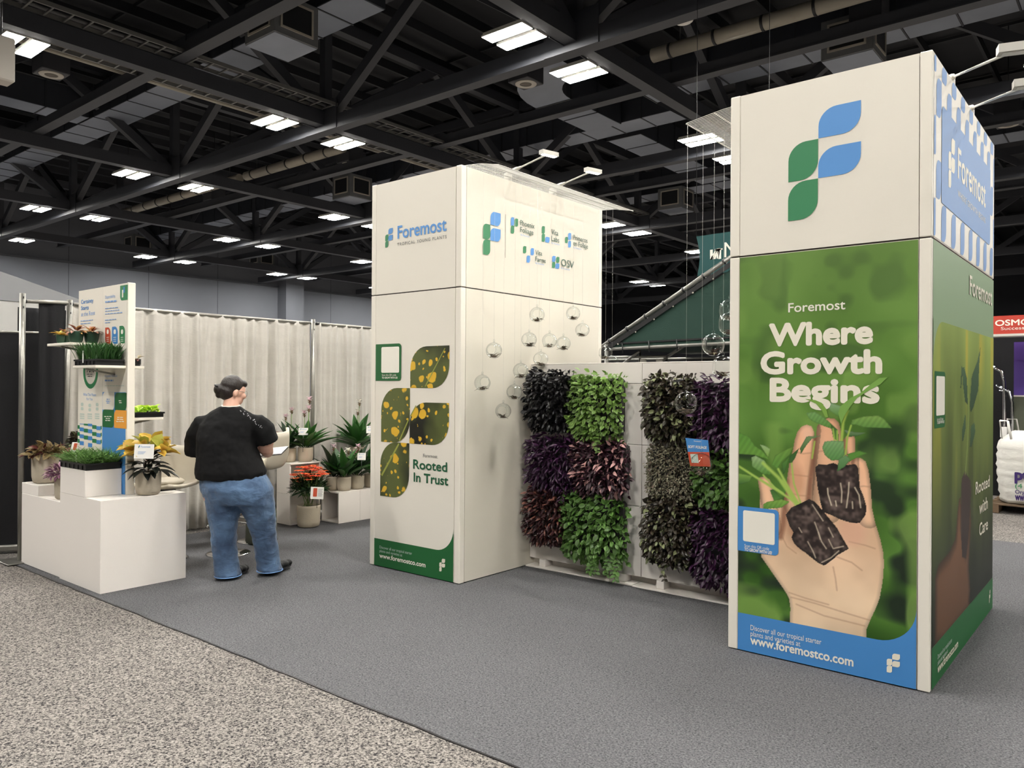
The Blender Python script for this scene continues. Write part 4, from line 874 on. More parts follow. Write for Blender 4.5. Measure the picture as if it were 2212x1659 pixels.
# ring with a share of green and blue
c = FI.px(*I2(297, 130)); rx, ry = abs(FI.px(*I2(432, 130))[0]-c[0]), abs(FI.px(*I2(297, 495))[1]-c[1])
ry = rx*1.02; cc = (c[0], FI.px(*I2(297, 495))[1]+ry)
for a0, a1, cl in ((pi*.93, 2*pi, 'ink_green'), (pi*.70, pi*.93, 'ink_blue'), (0, pi*.5, 'ink_green')):
    pts = [(cc[0]+rx*cos(a0+(a1-a0)*k/16), cc[1]+ry*sin(a0+(a1-a0)*k/16)) for k in range(17)]+[(cc[0]+rx*.74*cos(a1-(a1-a0)*k/16), cc[1]+ry*.74*sin(a1-(a1-a0)*k/16)) for k in range(17)]
    flat(FI, pts, 'ring_chart', cl, A, 1)
textuv(FI, '70%', cc[0]-rx*.5, cc[1]-.01, rx, rx*.42, 'ink_black', A, .02, 2)
bars(235, 243, 340, 14, 'ink_grey', A, I2, 0); bars(250, 281, 330, 14, 'ink_grey', A, I2, 0)
itext('What This Means', 168, 622, 398, 628, 50, 'ink_pale_blue', A, 0, I2); itext('For You', 228, 700, 335, 705, 46, 'ink_pale_blue', A, 0, I2)
for (xc, y0) in ((147, 745), (283, 765), (415, 750)):
    for (da, db) in ((0, 60), (80, 135)): leafpx(FI, I2(xc-24, y0+db), I2(xc+24, y0+da), 'line_icon', 'ink_light_text', A, 1, .5, ('tl', 'tr', 'bl', 'br'))
    for k in range(3): leafpx(FI, I2(xc-40, 950+k*38+8), I2(xc+40, 950+k*38-8), 'caption_line', 'ink_light_text', A, 1, .1)
# checks at the foot of the first board, leaf blocks on the second
xs = [65, 103, 177, 251, 327, 403, 480, 497]
for k in range(7):
    yo = (0, -20, -60, 15, 0, -40, 10)[k]
    for q in range(-1, 6):
        ya, yb = 1150+yo+q*62+(q > -1)*0, 1150+yo+(q+1)*62
        if (q+k) % 2 or yb < 1125: continue
        ya = max(ya, 1125); leafpx(FI, I2(xs[k], yb), I2(xs[k+1], ya), 'check', ('ink_green', 'ink_blue')[(k+q//2) % 2 if False else (k % 2)], A, 1, .01)
flat(FI, [(.502, .3), (.938, .3), (.938, FI.px(*I2(940, 560))[1]), (.502, FI.px(*I2(515, 555))[1])], 'print_field', 'ink_blue', Bd, 1)
for (xa, yb, xb, yt, cl, co) in ((515, 868, 728, 560, 'panel_white', ('tl', 'br')), (732, 875, 945, 570, 'ink_deep_green', ('tl', 'br')), (512, 1178, 722, 873, 'ink_deep_green', ('tl', 'br')), (722, 1195, 945, 885, 'ink_orange', ('tl',))): leafpx(FI, I2(xa, yb), I2(xb, yt), 'leaf_block', cl, Bd, 2, .3, co)
for xa, ya, xb, cl in ((590, 690, 645, 'ink_pale_blue'), (580, 725, 658, 'ink_pale_blue'), (590, 758, 645, 'ink_pale_blue'), (808, 718, 868, 'ink_white'), (815, 752, 865, 'ink_white'), (548, 1000, 678, 'ink_white'), (575, 1035, 650, 'ink_white'), (568, 1070, 655, 'ink_white'), (780, 1015, 885, 'ink_white'), (775, 1050, 890, 'ink_white'), (762, 1088, 902, 'ink_white')): bars(xa, ya, xb, 15, cl, Bd, I2, 0)
itext('A System You Can', 552, 285, 778, 288, 44, 'ink_pale_blue', Bd, 0, I2); bars(558, 362, 712, 28, 'ink_pale_blue', Bd, I2, 0); bars(560, 448, 905, 12, 'ink_light_text', Bd, I2, 0)
def shelf(x0, x1, y0, y1, z):
    o = ip('shelf', MB().rbox(x0, x1, y0, y1, z-.022, z, .002), 'frame_white'); br = MB().bar(((x0+x1)/2, y0+.02 if y0 < IY0 else y1-.02, z-.03), ((x0+x1)/2, IY0 if y0 < IY0 else IY1, z-.07), .02, .015).build('bracket', 'steel', o)
shelf(-7.47, -6.98, 2.705, 2.974, 1.985); shelf(-6.995, -6.56, 2.73, 2.974, 1.79); shelf(-6.99, -6.56, 3.04, 3.292, 1.357); shelf(-6.99, -6.56, 3.04, 3.125, 1.79)

# ================================================================ drapes and uprights
def drape(name, label, x, y0, y1, z0, z1, mt, amp=.035, wl=.14, seed=1, grp=None):
    r = random.Random(seed); n = int((y1-y0)/.012); vs = []; zs = [z0, z0+.3, z0+.9, z0+1.5, z1-.5, z1-.14, z1-.10, z1-.06, z1]
    ph = [r.uniform(0, 6.28) for _ in range(5)]; fq = [r.uniform(.75, 1.3)*2*pi/wl for _ in range(5)]
    for zi, z in enumerate(zs):
        a = amp*(1.0 if z < z1-.2 else (.45 if z < z1-.05 else .6)); f = (z1-z)/(z1-z0)
        for k in range(n+1):
            y = y0+(y1-y0)*k/n; g = sum(sin(fq[q]*(.45+.25*q)*y+ph[q]+.6*f*sin(ph[q]*3)) for q in range(4))/2.2
            vs.append((x+a*g, y+.012*sin(9*y+ph[0])*f, z))
    fs = [(j*(n+1)+k, j*(n+1)+k+1, (j+1)*(n+1)+k+1, (j+1)*(n+1)+k) for j in range(len(zs)-1) for k in range(n)]
    b = MB().add(vs, fs, True); o = b.build(name, mt); tag(o, label, 'curtain', grp)
    md = o.modifiers.new('thick', 'SOLIDIFY'); md.thickness = .004; return o
drape('white_drape', 'white crinkled drape behind the info panel and the person', -8.25, 3.16, 6.02, .03, 2.43, 'drape_white', .032, .13, 2)
drape('white_drape', 'white crinkled drape behind the potted pink flowers', -8.25, 6.07, 8.9, .03, 2.43, 'drape_white', .032, .13, 5)
drape('black_drape', 'narrow black drape between two steel uprights', -8.10, 2.86, 3.09, .03, 2.43, 'drape_black', .02, .09, 3)
drape('black_drape', 'wide black drape behind the narrow steel uprights', -8.75, 2.9, 6, .03, 2.40, 'drape_black', .03, .12, 9)
def upright(label, x, y, h, lean=(0, 0)):
    t = thing('drape_upright', label, 'pole', (x, y, 0)); MB().tube([(0, 0, .012), (lean[0]*.6, lean[1]*.6, h*.6), (lean[0], lean[1], h)], .026, 12).build('tube', 'steel', t)
    MB().rbox(-.15, .15, -.15, .15, .001, .012, .003).build('base_plate', 'steel', t)
    for k in range(2): MB().box(lean[0]-.028, lean[0]+.028, lean[1]-.004, lean[1]+.004, h-.05-k*.09, h-.03-k*.09).build('slot', 'black_metal', t)
upright('galvanised steel upright standing at the aisle corner of the plinths', -8.065, 2.71, 2.47); upright('leaning galvanised upright beside the narrow black drape', -8.12, 3.08, 2.45, (0.02, .05)); upright('galvanised upright where the two white drapes meet', -8.21, 6.045, 2.47); upright('galvanised upright hidden behind the tower end of the drapes', -8.21, 8.95, 2.47)
for lb, a, c in (('steel drape rail over the narrow black drape', (-8.08, 2.73, 2.40), (-8.10, 3.14, 2.42)), ('steel drape rail carrying the long white drape', (-8.25, 3.1, 2.425), (-8.25, 6.05, 2.425)), ('steel drape rail carrying the white drape behind the flowers', (-8.25, 6.05, 2.425), (-8.25, 8.95, 2.425))):
    t = thing('drape_rail', lb, 'rail'); MB().tube([a, c], .018, 10).build('tube', 'steel', t); MB().tube([a, (Vector(a)+(Vector(c)-Vector(a))*.04)], .021, 8).build('hook_end', 'black_metal', t)

# ================================================================ stools
def stool(label, x, y, rz, zs):
    t = thing('swivel_stool', label, 'stool', (x, y, 0), rz)
    MB().lathe([(.001, .0), (.205, .0), (.21, .006), (.19, .014), (.08, .022), (.03, .04), (.026, .06), (.001, .06)], 36).build('base_disc', 'chrome', t)
    MB().tube([(0, 0, .05), (0, 0, zs*.62)], .025, 14).build('column', 'chrome', t); MB().tube([(0, 0, zs*.6), (0, 0, zs-.06)], .016, 12).build('piston', 'stool_leather_dark', t)
    MB().tube([(.19*cos(a), .19*sin(a), .27) for a in [2*pi*k/20 for k in range(11)]], .009, 8).build('foot_ring', 'chrome', t)
    # bucket seat: one sheet, seat curving up into back and low arms
    vs = []; nu, nv = 17, 15; prof = []
    for j in range(nv):
        s = j/(nv-1)
        if s < .5: q = s/.5; yy, zz = .22-.40*q, -.035+.03*(1-q)**3+.0*q
        else: q = (s-.5)/.5; yy, zz = -.18-.075*sin(q*pi/2), -.035+.36*q**1.25
        prof.append((yy, zz, s))
    for (yy, zz, s) in prof:
        for i in range(nu):
            e = 2*i/(nu-1)-1; w = .215+.015*sin(s*pi); side = abs(e)**4
            z2 = zz+side*(.02+.10*max(0, s-.25))*(1 if s < .6 else .4); y2 = yy+side*(.10*max(0, s-.5)); vs.append((e*w, y2, zs+z2))
    fs = [(j*nu+i, j*nu+i+1, (j+1)*nu+i+1, (j+1)*nu+i) for j in range(nv-1) for i in range(nu-1)]
    o = MB().add(vs, fs, True).build('seat_shell', 'stool_leather', t); md = o.modifiers.new('thick', 'SOLIDIFY'); md.thickness = .03; md.offset = 1
    MB().rings([(0, .02, zs-.012, .17, .17), (0, .02, zs+.012, .185, .185), (0, .02, zs+.03, .16, .16), (0, .02, zs+.034, .02, .02)], 24).build('seat_pad', 'stool_leather', t)
    MB().lathe([(.001, zs-.09), (.09, zs-.09), (.10, zs-.045), (.001, zs-.04)], 20).build('seat_mount', 'black_metal', t)
    for s in (-1, 1): MB().tube([(s*.19, -.20, zs+.30), (s*.225, -.10, zs+.31), (s*.225, -.02, zs+.305)], .012, 8).build('arm_cap', 'stool_leather_dark', t)
    return t
stool('beige bucket swivel stool behind the croton pot', -7.17, 3.62, R(205), .72)
stool('beige bucket swivel stool half hidden behind the person', -6.93, 4.13, R(60), .80)
q_ = sight(556, 1168, 'z', 0); stool('beige bucket swivel stool against the white drape beyond the person', q_.x, q_.y, R(120), .82)

# ================================================================ flower plinth cubes
def cube(label, x0, x1, y0, y1, z0, z1, open_, grp=None):
    t = thing('display_cube', label, 'display cube', ((x0+x1)/2, (y0+y1)/2, z0), group=grp); w, d, h = (x1-x0)/2, (y1-y0)/2, z1-z0; k = .016
    P_ = {'bottom': (-w, w, -d, d, 0, k), 'top': (-w, w, -d, d, h-k, h), '-x': (-w, -w+k, -d, d, k, h-k), '+x': (w-k, w, -d, d, k, h-k), '-y': (-w+k, w-k, -d, -d+k, k, h-k), '+y': (-w+k, w-k, d-k, d, k, h-k)}
    for n_, b_ in P_.items():
        if n_ != open_: MB().rbox(*b_, b=.0015).build('board', 'laminate_white', t)
cube('white cube on the floor beneath another cube beside the drape', -8.03, -7.755, 5.41, 5.84, .002, .361, '+x'); cube('white cube stacked on another and holding two pink flower pots', -8.03, -7.755, 5.41, 5.84, .363, .722, '+x')
cube('white open cube beside the pot of orange flowers', -7.755, -7.425, 5.85, 6.17, .002, .372, '-y'); cube('white cube next to the open one under the flower pots', -7.755, -7.425, 6.172, 6.62, .002, .372, '+y'); cube('tall white cube at the back under the large leafy pot', -8.05, -7.76, 6.3, 6.75, .002, .66, '+y')

# ================================================================ crate behind the person
q_ = sight(519, 1188, 'z', 0); t = thing('tote_bag', 'olive green soft bag on the floor behind the person', 'bag', (q_.x-.10, q_.y+.30, 0), .5)
MB().rings([(0, 0, .002, .15, .09), (0, 0, .03, .17, .10), (0, 0, .2, .165, .10), (.005, 0, .34, .16, .085), (0, 0, .40, .15, .04), (0, 0, .41, .14, .02)], 20).build('body', 'dark_green_crate', t)
for s_ in (-1, 1): MB().tube([(-.08, s_*.03, .39), (-.06, s_*.05, .50), (.06, s_*.05, .50), (.08, s_*.03, .39)], .009, 6).build('handle', 'dark_green_crate', t)
# ================================================================ leaves
def leaf_geo(L, W, shape='oval', curl=.15, fold=.25, n=5, cols=3):
    vs, ed, fs = [], [], []
    for i in range(n+1):
        t = i/n
        if shape == 'oval': w = W*.5*(sin(pi*min(1, t*.97+.02)))**.7
        elif shape == 'lance': w = W*.5*(sin(pi*t**.75))**.9+.0006
        elif shape == 'round': w = W*.5*sqrt(max(0, 1-(2*t-1)**2))**.8
        else: w = W*.5*(1-t*.85)
        for j in range(cols):
            e = 2*j/(cols-1)-1; vs.append((e*w, t*L, abs(e)*w*fold*2-curl*L*t*t)); ed.append(abs(e))
    for i in range(n):
        for j in range(cols-1): fs.append((i*cols+j, i*cols+j+1, (i+1)*cols+j+1, (i+1)*cols+j))
    return vs, fs, ed
def leaf_mesh(nm, mt, *a, **k):
    vs, fs, ed = leaf_geo(*a, **k); b = MB().add(vs, fs, True); b.attr = {'edge': ed, 'rnd': [0]*len(vs)}; return b.mesh(nm, mt)
def frame(pos, d, nrm, s=1., sx=None):
    d = Vector(d).normalized(); n = Vector(nrm); n = n-d*n.dot(d)
    if n.length < 1e-4: n = d.orthogonal()
    n.normalize(); x = d.cross(n); m = Matrix((x*(sx or s), d*s, n*s)).transposed().to_4x4(); m.translation = pos; return m
def leaf_objs(parent, me, mats, nm='leaf'):
    for m in mats: o = link(nm, me, parent); o.matrix_basis = m
def leaf_stuff(parent, geo, mats, mt, r, nm='inner_foliage'):
    vs, fs, ed = geo; V = np.array(vs); n = len(V); F = np.array(fs); k = len(mats)
    if not k: return
    A = np.array([np.array(m) for m in mats]); P = np.einsum('kij,nj->kni', A[:, :3, :3], V)+A[:, None, :3, 3]
    b = MB(); b.v = [tuple(p) for p in P.reshape(-1, 3)]; b.f = [tuple(f+q*n) for q in range(k) for f in F]; b.sm = [True]*len(b.f); b.mi = [0]*len(b.f)
    b.attr = {'edge': ed*k, 'rnd': np.repeat([r.random() for _ in range(k)], n)}
    o = b.build(nm, mt, parent); o['kind'] = 'stuff'; return o
def rv(r): return Vector((r.gauss(0, 1), r.gauss(0, 1), r.gauss(0, 1)))

# ================================================================ planting blocks on the living wall
def block(label, mt, x0, x1, z0, z1, L, W, shape, nobj, nst, seed, depth=.13, droop=.25, trail=0, spread=.65, curl=.2, fold=.25):
    r = random.Random(seed); cx, cz = (x0+x1)/2, (z0+z1)/2; hx, hz = (x1-x0)/2, (z1-z0)/2
    t = thing('wall_plant', label, 'plant', (cx, WY-.06, cz), group='planting blocks on the living wall')
    geo = leaf_geo(L, W, shape, curl, fold, 4); me = leaf_mesh('leaf', mt, L, W, shape, curl, fold, 5)
    def one(lo, hi):
        a, c = r.uniform(-1, 1), r.uniform(-1, 1)
        while a**4+c**4 > 1.15+.35*r.random(): a, c = r.uniform(-1, 1), r.uniform(-1, 1)
        k = max(0, 1-(a**4+c**4)*.75); y = -depth*(k**.5)*r.uniform(lo, hi)
        p = Vector((a*hx*.97+r.gauss(0, .014), y, c*hz*.97+r.gauss(0, .014)))
        d = Vector((a*.55, -.75, c*.45-droop))+rv(r)*spread*.6; nrm = Vector((0, -1, .8))+rv(r)*.45
        return frame(p, d, nrm, r.uniform(.75, 1.25))
    leaf_stuff(t, geo, [one(.25, .95) for _ in range(nst)], mt, r); leaf_objs(t, me, [one(.85, 1.12) for _ in range(nobj)])
    MB().rbox(-hx*.86, hx*.86, -.05, .055, -hz*.82, hz*.82, .02).build('root_mass', 'black_plastic', t)
    for q in range(trail):
        px_ = r.uniform(-.2, .95)*hx; st = Vector((px_, -depth*.8, -hz*.7)); pts = [st+Vector((.012*sin(k*1.1+q), -.004*k, -.03*k)) for k in range(r.randint(4, 8))]
        MB().tube(pts, .0022, 5).build('trailing_stem', 'stem_green', t); ms = []
        for p in pts[1:]:
            for s in (-1, 1): ms.append(frame(p, Vector((s*.8, -.5, -.3))+rv(r)*.25, Vector((0, -1, .7)), r.uniform(.6, .95)))
        leaf_objs(t, me, ms)
    return t
block('black-leaved plant block at the top of the living wall against the tower', 'leaf_black', -4.37, -3.86, 1.26, 1.78, .052, .026, 'oval', 210, 620, 1)
block('lime green leafy block next to the black-leaved one', 'leaf_lime', -3.89, -3.36, 1.20, 1.76, .05, .032, 'oval', 200, 520, 2, trail=2, fold=.15)
block('deep purple narrow-leaved block below the black-leaved one', 'leaf_purple', -4.34, -3.84, .71, 1.22, .066, .018, 'lance', 230, 700, 3, droop=.4, trail=1)
block('wine and blush striped block below the lime green one', 'leaf_wine', -3.87, -3.31, .73, 1.20, .056, .022, 'lance', 230, 680, 4)
block('maroon pointed-leaf block in the lowest row against the tower', 'leaf_maroon', -4.36, -3.90, .26, .76, .058, .022, 'lance', 220, 650, 5, droop=.3)
block('bright green trailing block in the lowest row with hanging shoots', 'leaf_green', -3.96, -3.33, .16, .74, .056, .036, 'oval', 220, 480, 6, droop=.4, trail=7, fold=.15)
block('olive bronze block in the top row behind a hanging glass globe', 'leaf_bronze', -3.16, -2.72, 1.22, 1.75, .048, .028, 'oval', 220, 640, 7, droop=.35)
block('vivid purple block in the top row beside the hand poster tower', 'leaf_purple', -2.74, -2.13, 1.12, 1.73, .058, .024, 'lance', 200, 700, 8, droop=.35)
block('fine silvery grey block behind the blue soft foliage sign', 'leaf_silver', -3.14, -2.70, .74, 1.19, .020, .014, 'oval', 280, 2600, 9, depth=.11)
block('fresh green block beside the silvery one in the middle row', 'leaf_green', -2.72, -2.13, .74, 1.20, .046, .030, 'oval', 180, 560, 10)
block('olive bronze block in the lowest row over a black trough', 'leaf_bronze', -3.15, -2.72, .24, .78, .050, .028, 'oval', 220, 640, 11, droop=.35, trail=1)
block('vivid purple block in the lowest row beside the hand poster tower', 'leaf_purple', -2.74, -2.13, .14, .74, .056, .024, 'lance', 200, 680, 12, droop=.4, trail=2)
# sign in front of the silvery block
t = thing('plant_sign', 'blue and red SOFT FOLIAGE sign card stuck in the living wall', 'sign'); yS = 5.42
FS = Panel((0, yS, 0), (1, 0, 0), (0, 0, 1), (0, -1, 0)); S8 = lambda x, y: (1450+x*.1447, 820+y*.1447)
c4 = [FS.px(*S8(*q)) for q in ((262, 1255), (585, 1165), (548, 905), (210, 870))]; c4[0] = FS.px(*S8(262, 1262)); c4[1] = (c4[0][0]+(c4[2][0]-c4[3][0]), c4[1][1])
c4 = [(FS.px(*S8(285, 1290))[0], FS.px(*S8(285, 1290))[1]), (FS.px(*S8(590, 1300))[0], FS.px(*S8(590, 1300))[1]), FS.px(*S8(548, 905)), FS.px(*S8(210, 870))]
MB().prism([FS.pt(u, v) for u, v in c4], (0, .003, 0)).build('card', 'ink_blue', t)
def lerp(a, b_, k): return (a[0]+(b_[0]-a[0])*k, a[1]+(b_[1]-a[1])*k)
flat(FS, [c4[0], c4[1], lerp(c4[1], c4[2], .55), lerp(c4[0], c4[3], .50)], 'red_field', 'ink_red', t, 1)
flat(FS, [lerp(lerp(c4[0], c4[1], .1), lerp(c4[3], c4[2], .1), .12), lerp(lerp(c4[0], c4[1], .45), lerp(c4[3], c4[2], .45), .12), lerp(lerp(c4[0], c4[1], .45), lerp(c4[3], c4[2], .45), .45), lerp(lerp(c4[0], c4[1], .1), lerp(c4[3], c4[2], .1), .43)], 'picture_field', 'ink_light_text', t, 2)
text(FS, 'SOFT FOLIAGE', S8(258, 1018), S8(532, 1048), S8(258, 980), 'ink_white', t, .03, 3); text(FS, 'Foremost', S8(342, 928), S8(445, 938), S8(342, 905), 'ink_white', t, 0, 3)
MB().tube([FS.pt((c4[0][0]+c4[1][0])/2, c4[0][1]+.02, -.004), FS.pt((c4[0][0]+c4[1][0])/2+.02, c4[0][1]-.16, -.10)], .0035, 6).build('stake', 'black_metal', t)

# ================================================================ glass globes with air plants
def sphere_with_hole(rad, axis, ha):
    b = MB(); ax = Vector(axis).normalized(); e1 = ax.orthogonal().normalized(); e2 = ax.cross(e1); n = 28; rows = 14; vs = []; fs = []
    for i in range(rows+1):
        th = ha+(pi-ha)*i/rows
        for k in range(n): a = 2*pi*k/n; vs.append((ax*cos(th)+(e1*cos(a)+e2*sin(a))*sin(th))*rad)
    for i in range(rows):
        for k in range(n): k2 = (k+1) % n; fs.append((i*n+k, i*n+k2, (i+1)*n+k2, (i+1)*n+k))
    b.add(vs, fs, True); c = ax*cos(ha)*rad; rr_ = sin(ha)*rad; lip = [c+(e1*cos(2*pi*k/24)+e2*sin(2*pi*k/24))*rr_ for k in range(25)]
    return b, lip
air_geo = None; air_me = {}
def globe(pos, rad, axis, zt, grp, lab, seed):
    r = random.Random(seed); t = thing('glass_globe', lab, 'glass globe', pos, group=grp)
    b, lip = sphere_with_hole(rad, axis, .62); b.build('bowl', 'clear_glass', t); MB().tube(lip, .0022, 6).build('lip', 'clear_glass', t)
    MB().tube([(0, 0, rad-.002), (0, 0, rad+.008)], [.010, .006], 10).build('neck', 'clear_glass', t)
    MB().tube([(.0085*cos(a), 0, rad+.016+.0085*sin(a)) for a in [2*pi*k/14 for k in range(15)]], .0028, 6).build('hanging_loop', 'clear_glass', t)
    MB().tube([(0, 0, rad+.02), (0, 0, zt-pos[2])], .0006, 4).build('thread', 'wire_white', t)
    p = thing('air_plant', 'tufted air plant lying in a hanging globe '+('by the tower with small marks' if pos[0] < -3.5 else 'by the hand poster tower'), 'air plant', Vector(pos)+Vector((0, 0, -rad*.80)), group='air plants in the '+grp)
    ms = []
    for k in range(r.randint(15, 22)):
        a = r.uniform(0, 2*pi); d = Vector((cos(a), sin(a), r.uniform(.1, 1.1))); ms.append(frame(Vector((r.uniform(-.02, .02), r.uniform(-.02, .02), r.uniform(0, .012))), d, Vector((-cos(a), -sin(a), 1)), rad/.07*r.uniform(.5, 1.0), rad/.07*r.uniform(.6, 1.1)))
    if 'm' not in air_me: air_me['m'] = leaf_mesh('leaf', 'air_plant', .062, .015, 'lance', .45, .3, 4)
    leaf_objs(p, air_me['m'], ms); MB().ball((0, 0, .003), rad*.38, rad*.38, rad*.12, 12, 6).build('moss_bed', 'twig_brown', p)
GL = 'globes hung along the tower with small marks'; GR = 'globes hung beside the tower with the hand poster'
for k, (x, y) in enumerate(((1160, 680), (1238, 677), (1258, 713), (1143, 734), (1187, 736), (1217, 742), (1067, 757), (1168, 776), (1125, 801), (1042, 827), (1111, 847), (1087, 888), (1308, 762), (1322, 782))):
    p = sight(x, y, 'x', (-4.22, -4.30, -4.24, -4.28)[k % 4]); a = rng.uniform(-2.4, -.4); globe(p, .068, (cos(a), sin(a), .1), 3.46, GL, 'clear glass globe on a thread beside the tower with small marks', 100+k)
for k, (x, y, xx) in enumerate(((1541, 745, -2.40), (1562, 792, -2.36), (1482, 871, -2.455), (1515, 1003, -2.44), (1577, 670, -2.34), (1577, 700, -2.2))):
    p = sight(x, y, 'x', xx); globe(p, .079, (.2, -1, 0) if k in (0, 2) else (-.8, -.6, 0), 3.45, GR, 'clear glass globe on a thread beside the tower with the hand poster', 200+k)

# ================================================================ pots and trays
def pot(name, label, x, y, z, r, h, cat='potted plant', mt='concrete_pot', taper=.9, grp=None):
    t = thing(name, label, cat, (x, y, z), group=grp)
    MB().lathe([(.001, .001), (r*taper*.86, .001), (r*taper, .012), (r*(taper+.07), h*.25), (r, h*.9), (r, h-.004), (r-.004, h), (r-.011, h), (r-.013, h-.03), (.001, h-.03)], 30).build('pot', mt, t)
    MB().lathe([(.001, h-.018), (r*.5, h-.02), (r-.014, h-.026)], 20).build('soil', 'soil', t); return t
def rosette(t, me, n, z, rad, r, tilt=(.3, 1.0), zs=.0, scale=(.75, 1.2), nm='leaf'):
    ms = []
    for k in range(n):
        a = 2.4*k+r.uniform(-.4, .4); q = r.random(); el = tilt[0]+(tilt[1]-tilt[0])*q
        p = Vector((cos(a)*rad*(1-q*.7)*r.uniform(.2, 1), sin(a)*rad*(1-q*.7)*r.uniform(.2, 1), z+zs*q)); d = Vector((cos(a)*cos(el), sin(a)*cos(el), sin(el)))
        ms.append(frame(p, d, Vector((-cos(a), -sin(a), 1.2)), r.uniform(*scale)))
    leaf_objs(t, me, ms, nm)
def bush(t, mt, c, rx, rz, n, L, W, shape, r, nst=0, nm='leaf', up=.5, curl=.25):
    me = leaf_mesh('leaf', mt, L, W, shape, curl, .25, 5)
    def one(k0):
        v = rv(r).normalized(); v.z = abs(v.z)*.9-.1; q = r.uniform(k0, 1); p = Vector(c)+Vector((v.x*rx*q, v.y*rx*q, v.z*rz*q))
        return frame(p, v+Vector((0, 0, up*.5))+rv(r)*.3, Vector((0, 0, 1))+v*.3+rv(r)*.3, r.uniform(.7, 1.2))
    leaf_objs(t, me, [one(.7) for _ in range(n)], nm)
    if nst: leaf_stuff(t, leaf_geo(L, W, shape, curl, .25, 4), [one(.2) for _ in range(nst)], mt, r)
def card(label, c, w, h, face, kind=0, stake=.14):
    # small sign card on a stake, facing the direction 'face'
    f = Vector(face).normalized(); U_ = Vector((0, 0, 1)).cross(f).normalized(); V_ = f.cross(U_); t = thing('sign_card', label, 'sign'); o = Vector(c)-U_*w/2-V_*h/2
    pn = Panel(o, U_, V_, f); pn.ax = 'y'
    MB().prism([pn.pt(0, 0), pn.pt(w, 0), pn.pt(w, h), pn.pt(0, h)], -f*.0025).build('card', 'card_white', t)
    if kind == 0:
        logo(pn, w*.2, h*.72, h*.2, t, 'ink_green', 'ink_blue', 1); textuv(pn, 'Foremost', w*.34, h*.76, w*.48, h*.12, 'ink_blue', t, 0, 1)
        for k in range(3): flat(pn, leaf_poly(w*.2, h*(.46-.07*k), w*(.6-.05*k), h*(.48-.07*k), .01), 'print_line', 'ink_pale_blue', t, 1)
    else:
        flat(pn, leaf_poly(w*.2, h*.2, w*.5, h*.9, .15, ('tl', 'tr', 'bl', 'br')), 'picture_field', 'ink_red', t, 1)
        for k in range(6): flat(pn, leaf_poly(w*.56, h*(.8-.11*k), w*(.92-.04*(k % 2)), h*(.83-.11*k), .01), 'print_line', 'ink_grey', t, 1)
    MB().tube([Vector(c)-V_*h*.4-f*.005, Vector(c)-V_*(h*.5+stake)-f*.02], .003, 6).build('stake', 'black_metal', t)
TOCAM = Vector((.62, -.78, .12))
r = random.Random(77)
# -- on the plinths
t = pot('potted_coleus', 'wide concrete pot of drooping bronze and cream coleus on the left plinth', -7.80, 2.835, .7355, .128, .245)
bush(t, 'leaf_coleus', (0, 0, .26), .17, .09, 70, .075, .05, 'oval', r, 60, up=.1, curl=.4)
t = pot('potted_tradescantia', 'small concrete pot spilling violet purple leaves beside the step', -7.30, 2.80, .6405, .088, .19)
bush(t, 'leaf_violet', (-.02, -.02, .20), .12, .11, 110, .055, .022, 'lance', r, 120, up=0, curl=.3)
def tray(label, x0, x1, y0, y1, z, h=.045, name='seedling_tray'):
    t = thing(name, label, 'plant tray', ((x0+x1)/2, (y0+y1)/2, z)); w, d = (x1-x0)/2, (y1-y0)/2
    MB().prism([(-w*.95, -d*.94, .001), (w*.95, -d*.94, .001), (w*.95, d*.94, .001), (-w*.95, d*.94, .001)], (0, 0, h-.012)).build('tray_body', 'black_plastic', t)
    b = MB(); b.box(-w, w, -d, -d+.012, h-.014, h); b.box(-w, w, d-.012, d, h-.014, h); b.box(-w, -w+.012, -d+.012, d-.012, h-.014, h); b.box(w-.012, w, -d+.012, d-.012, h-.014, h); b.build('tray_rim', 'black_plastic', t)
    MB().box(-w+.012, w-.012, -d+.012, d-.012, h-.016, h-.008).build('soil', 'soil', t)
    for k in range(6): MB().box(-w+.02+k*2*w/6.2, -w+.032+k*2*w/6.2, -d*.96-.003, -d*.94, .004, h-.016).build('rib', 'black_plastic', t)
    return t, w, d
def blades(t, w, d, z, n, L, W, mt, r, lean=.35, curl=.5, shape='lance'):
    geo = leaf_geo(L, W, shape, curl, .2, 4); ms = []
    for k in range(n):
        a = r.uniform(0, 2*pi); ms.append(frame(Vector((r.uniform(-w, w)*.92, r.uniform(-d, d)*.9, z)), Vector((cos(a)*lean*r.random(), sin(a)*lean*r.random(), 1)), Vector((-cos(a), -sin(a), .2)), r.uniform(.6, 1.15)))
    leaf_stuff(t, geo, ms, mt, r, 'seedlings')
t, w, d = tray('black tray of soft arching grassy plants on the stepped plinth', -7.115, -6.60, 2.675, 2.965, .9405, .055); blades(t, w, d, .04, 1700, .13, .009, 'blade_green', r, 1.0, .7)
MB().box(.02, .045, -d+.02, -d+.022, .03, .11).build('plant_label', 'card_white', t)
t = pot('potted_croton', 'concrete pot of gold and black croton with a white card', -6.425, 3.10, .7285, .10, .19); 
bush(t, 'leaf_croton', (0, 0, .33), .155, .13, 46, .10, .085, 'round', r, 0, up=.9, curl=.45); me = leaf_mesh('leaf', 'leaf_blackgreen', .14, .06, 'oval', .4, .2, 5); rosette(t, me, 52, .19, .10, r, (-.1, 1.0), .14, (.8, 1.2))
MB().tube([(0, 0, .17), (.005, 0, .32)], .008, 6).build('stem', 'twig_brown', t)
card('white name card standing in the croton pot', sight(311, 975, 'y', 2.965), .165, .115, (.55, -.83, .1), 0, .12)
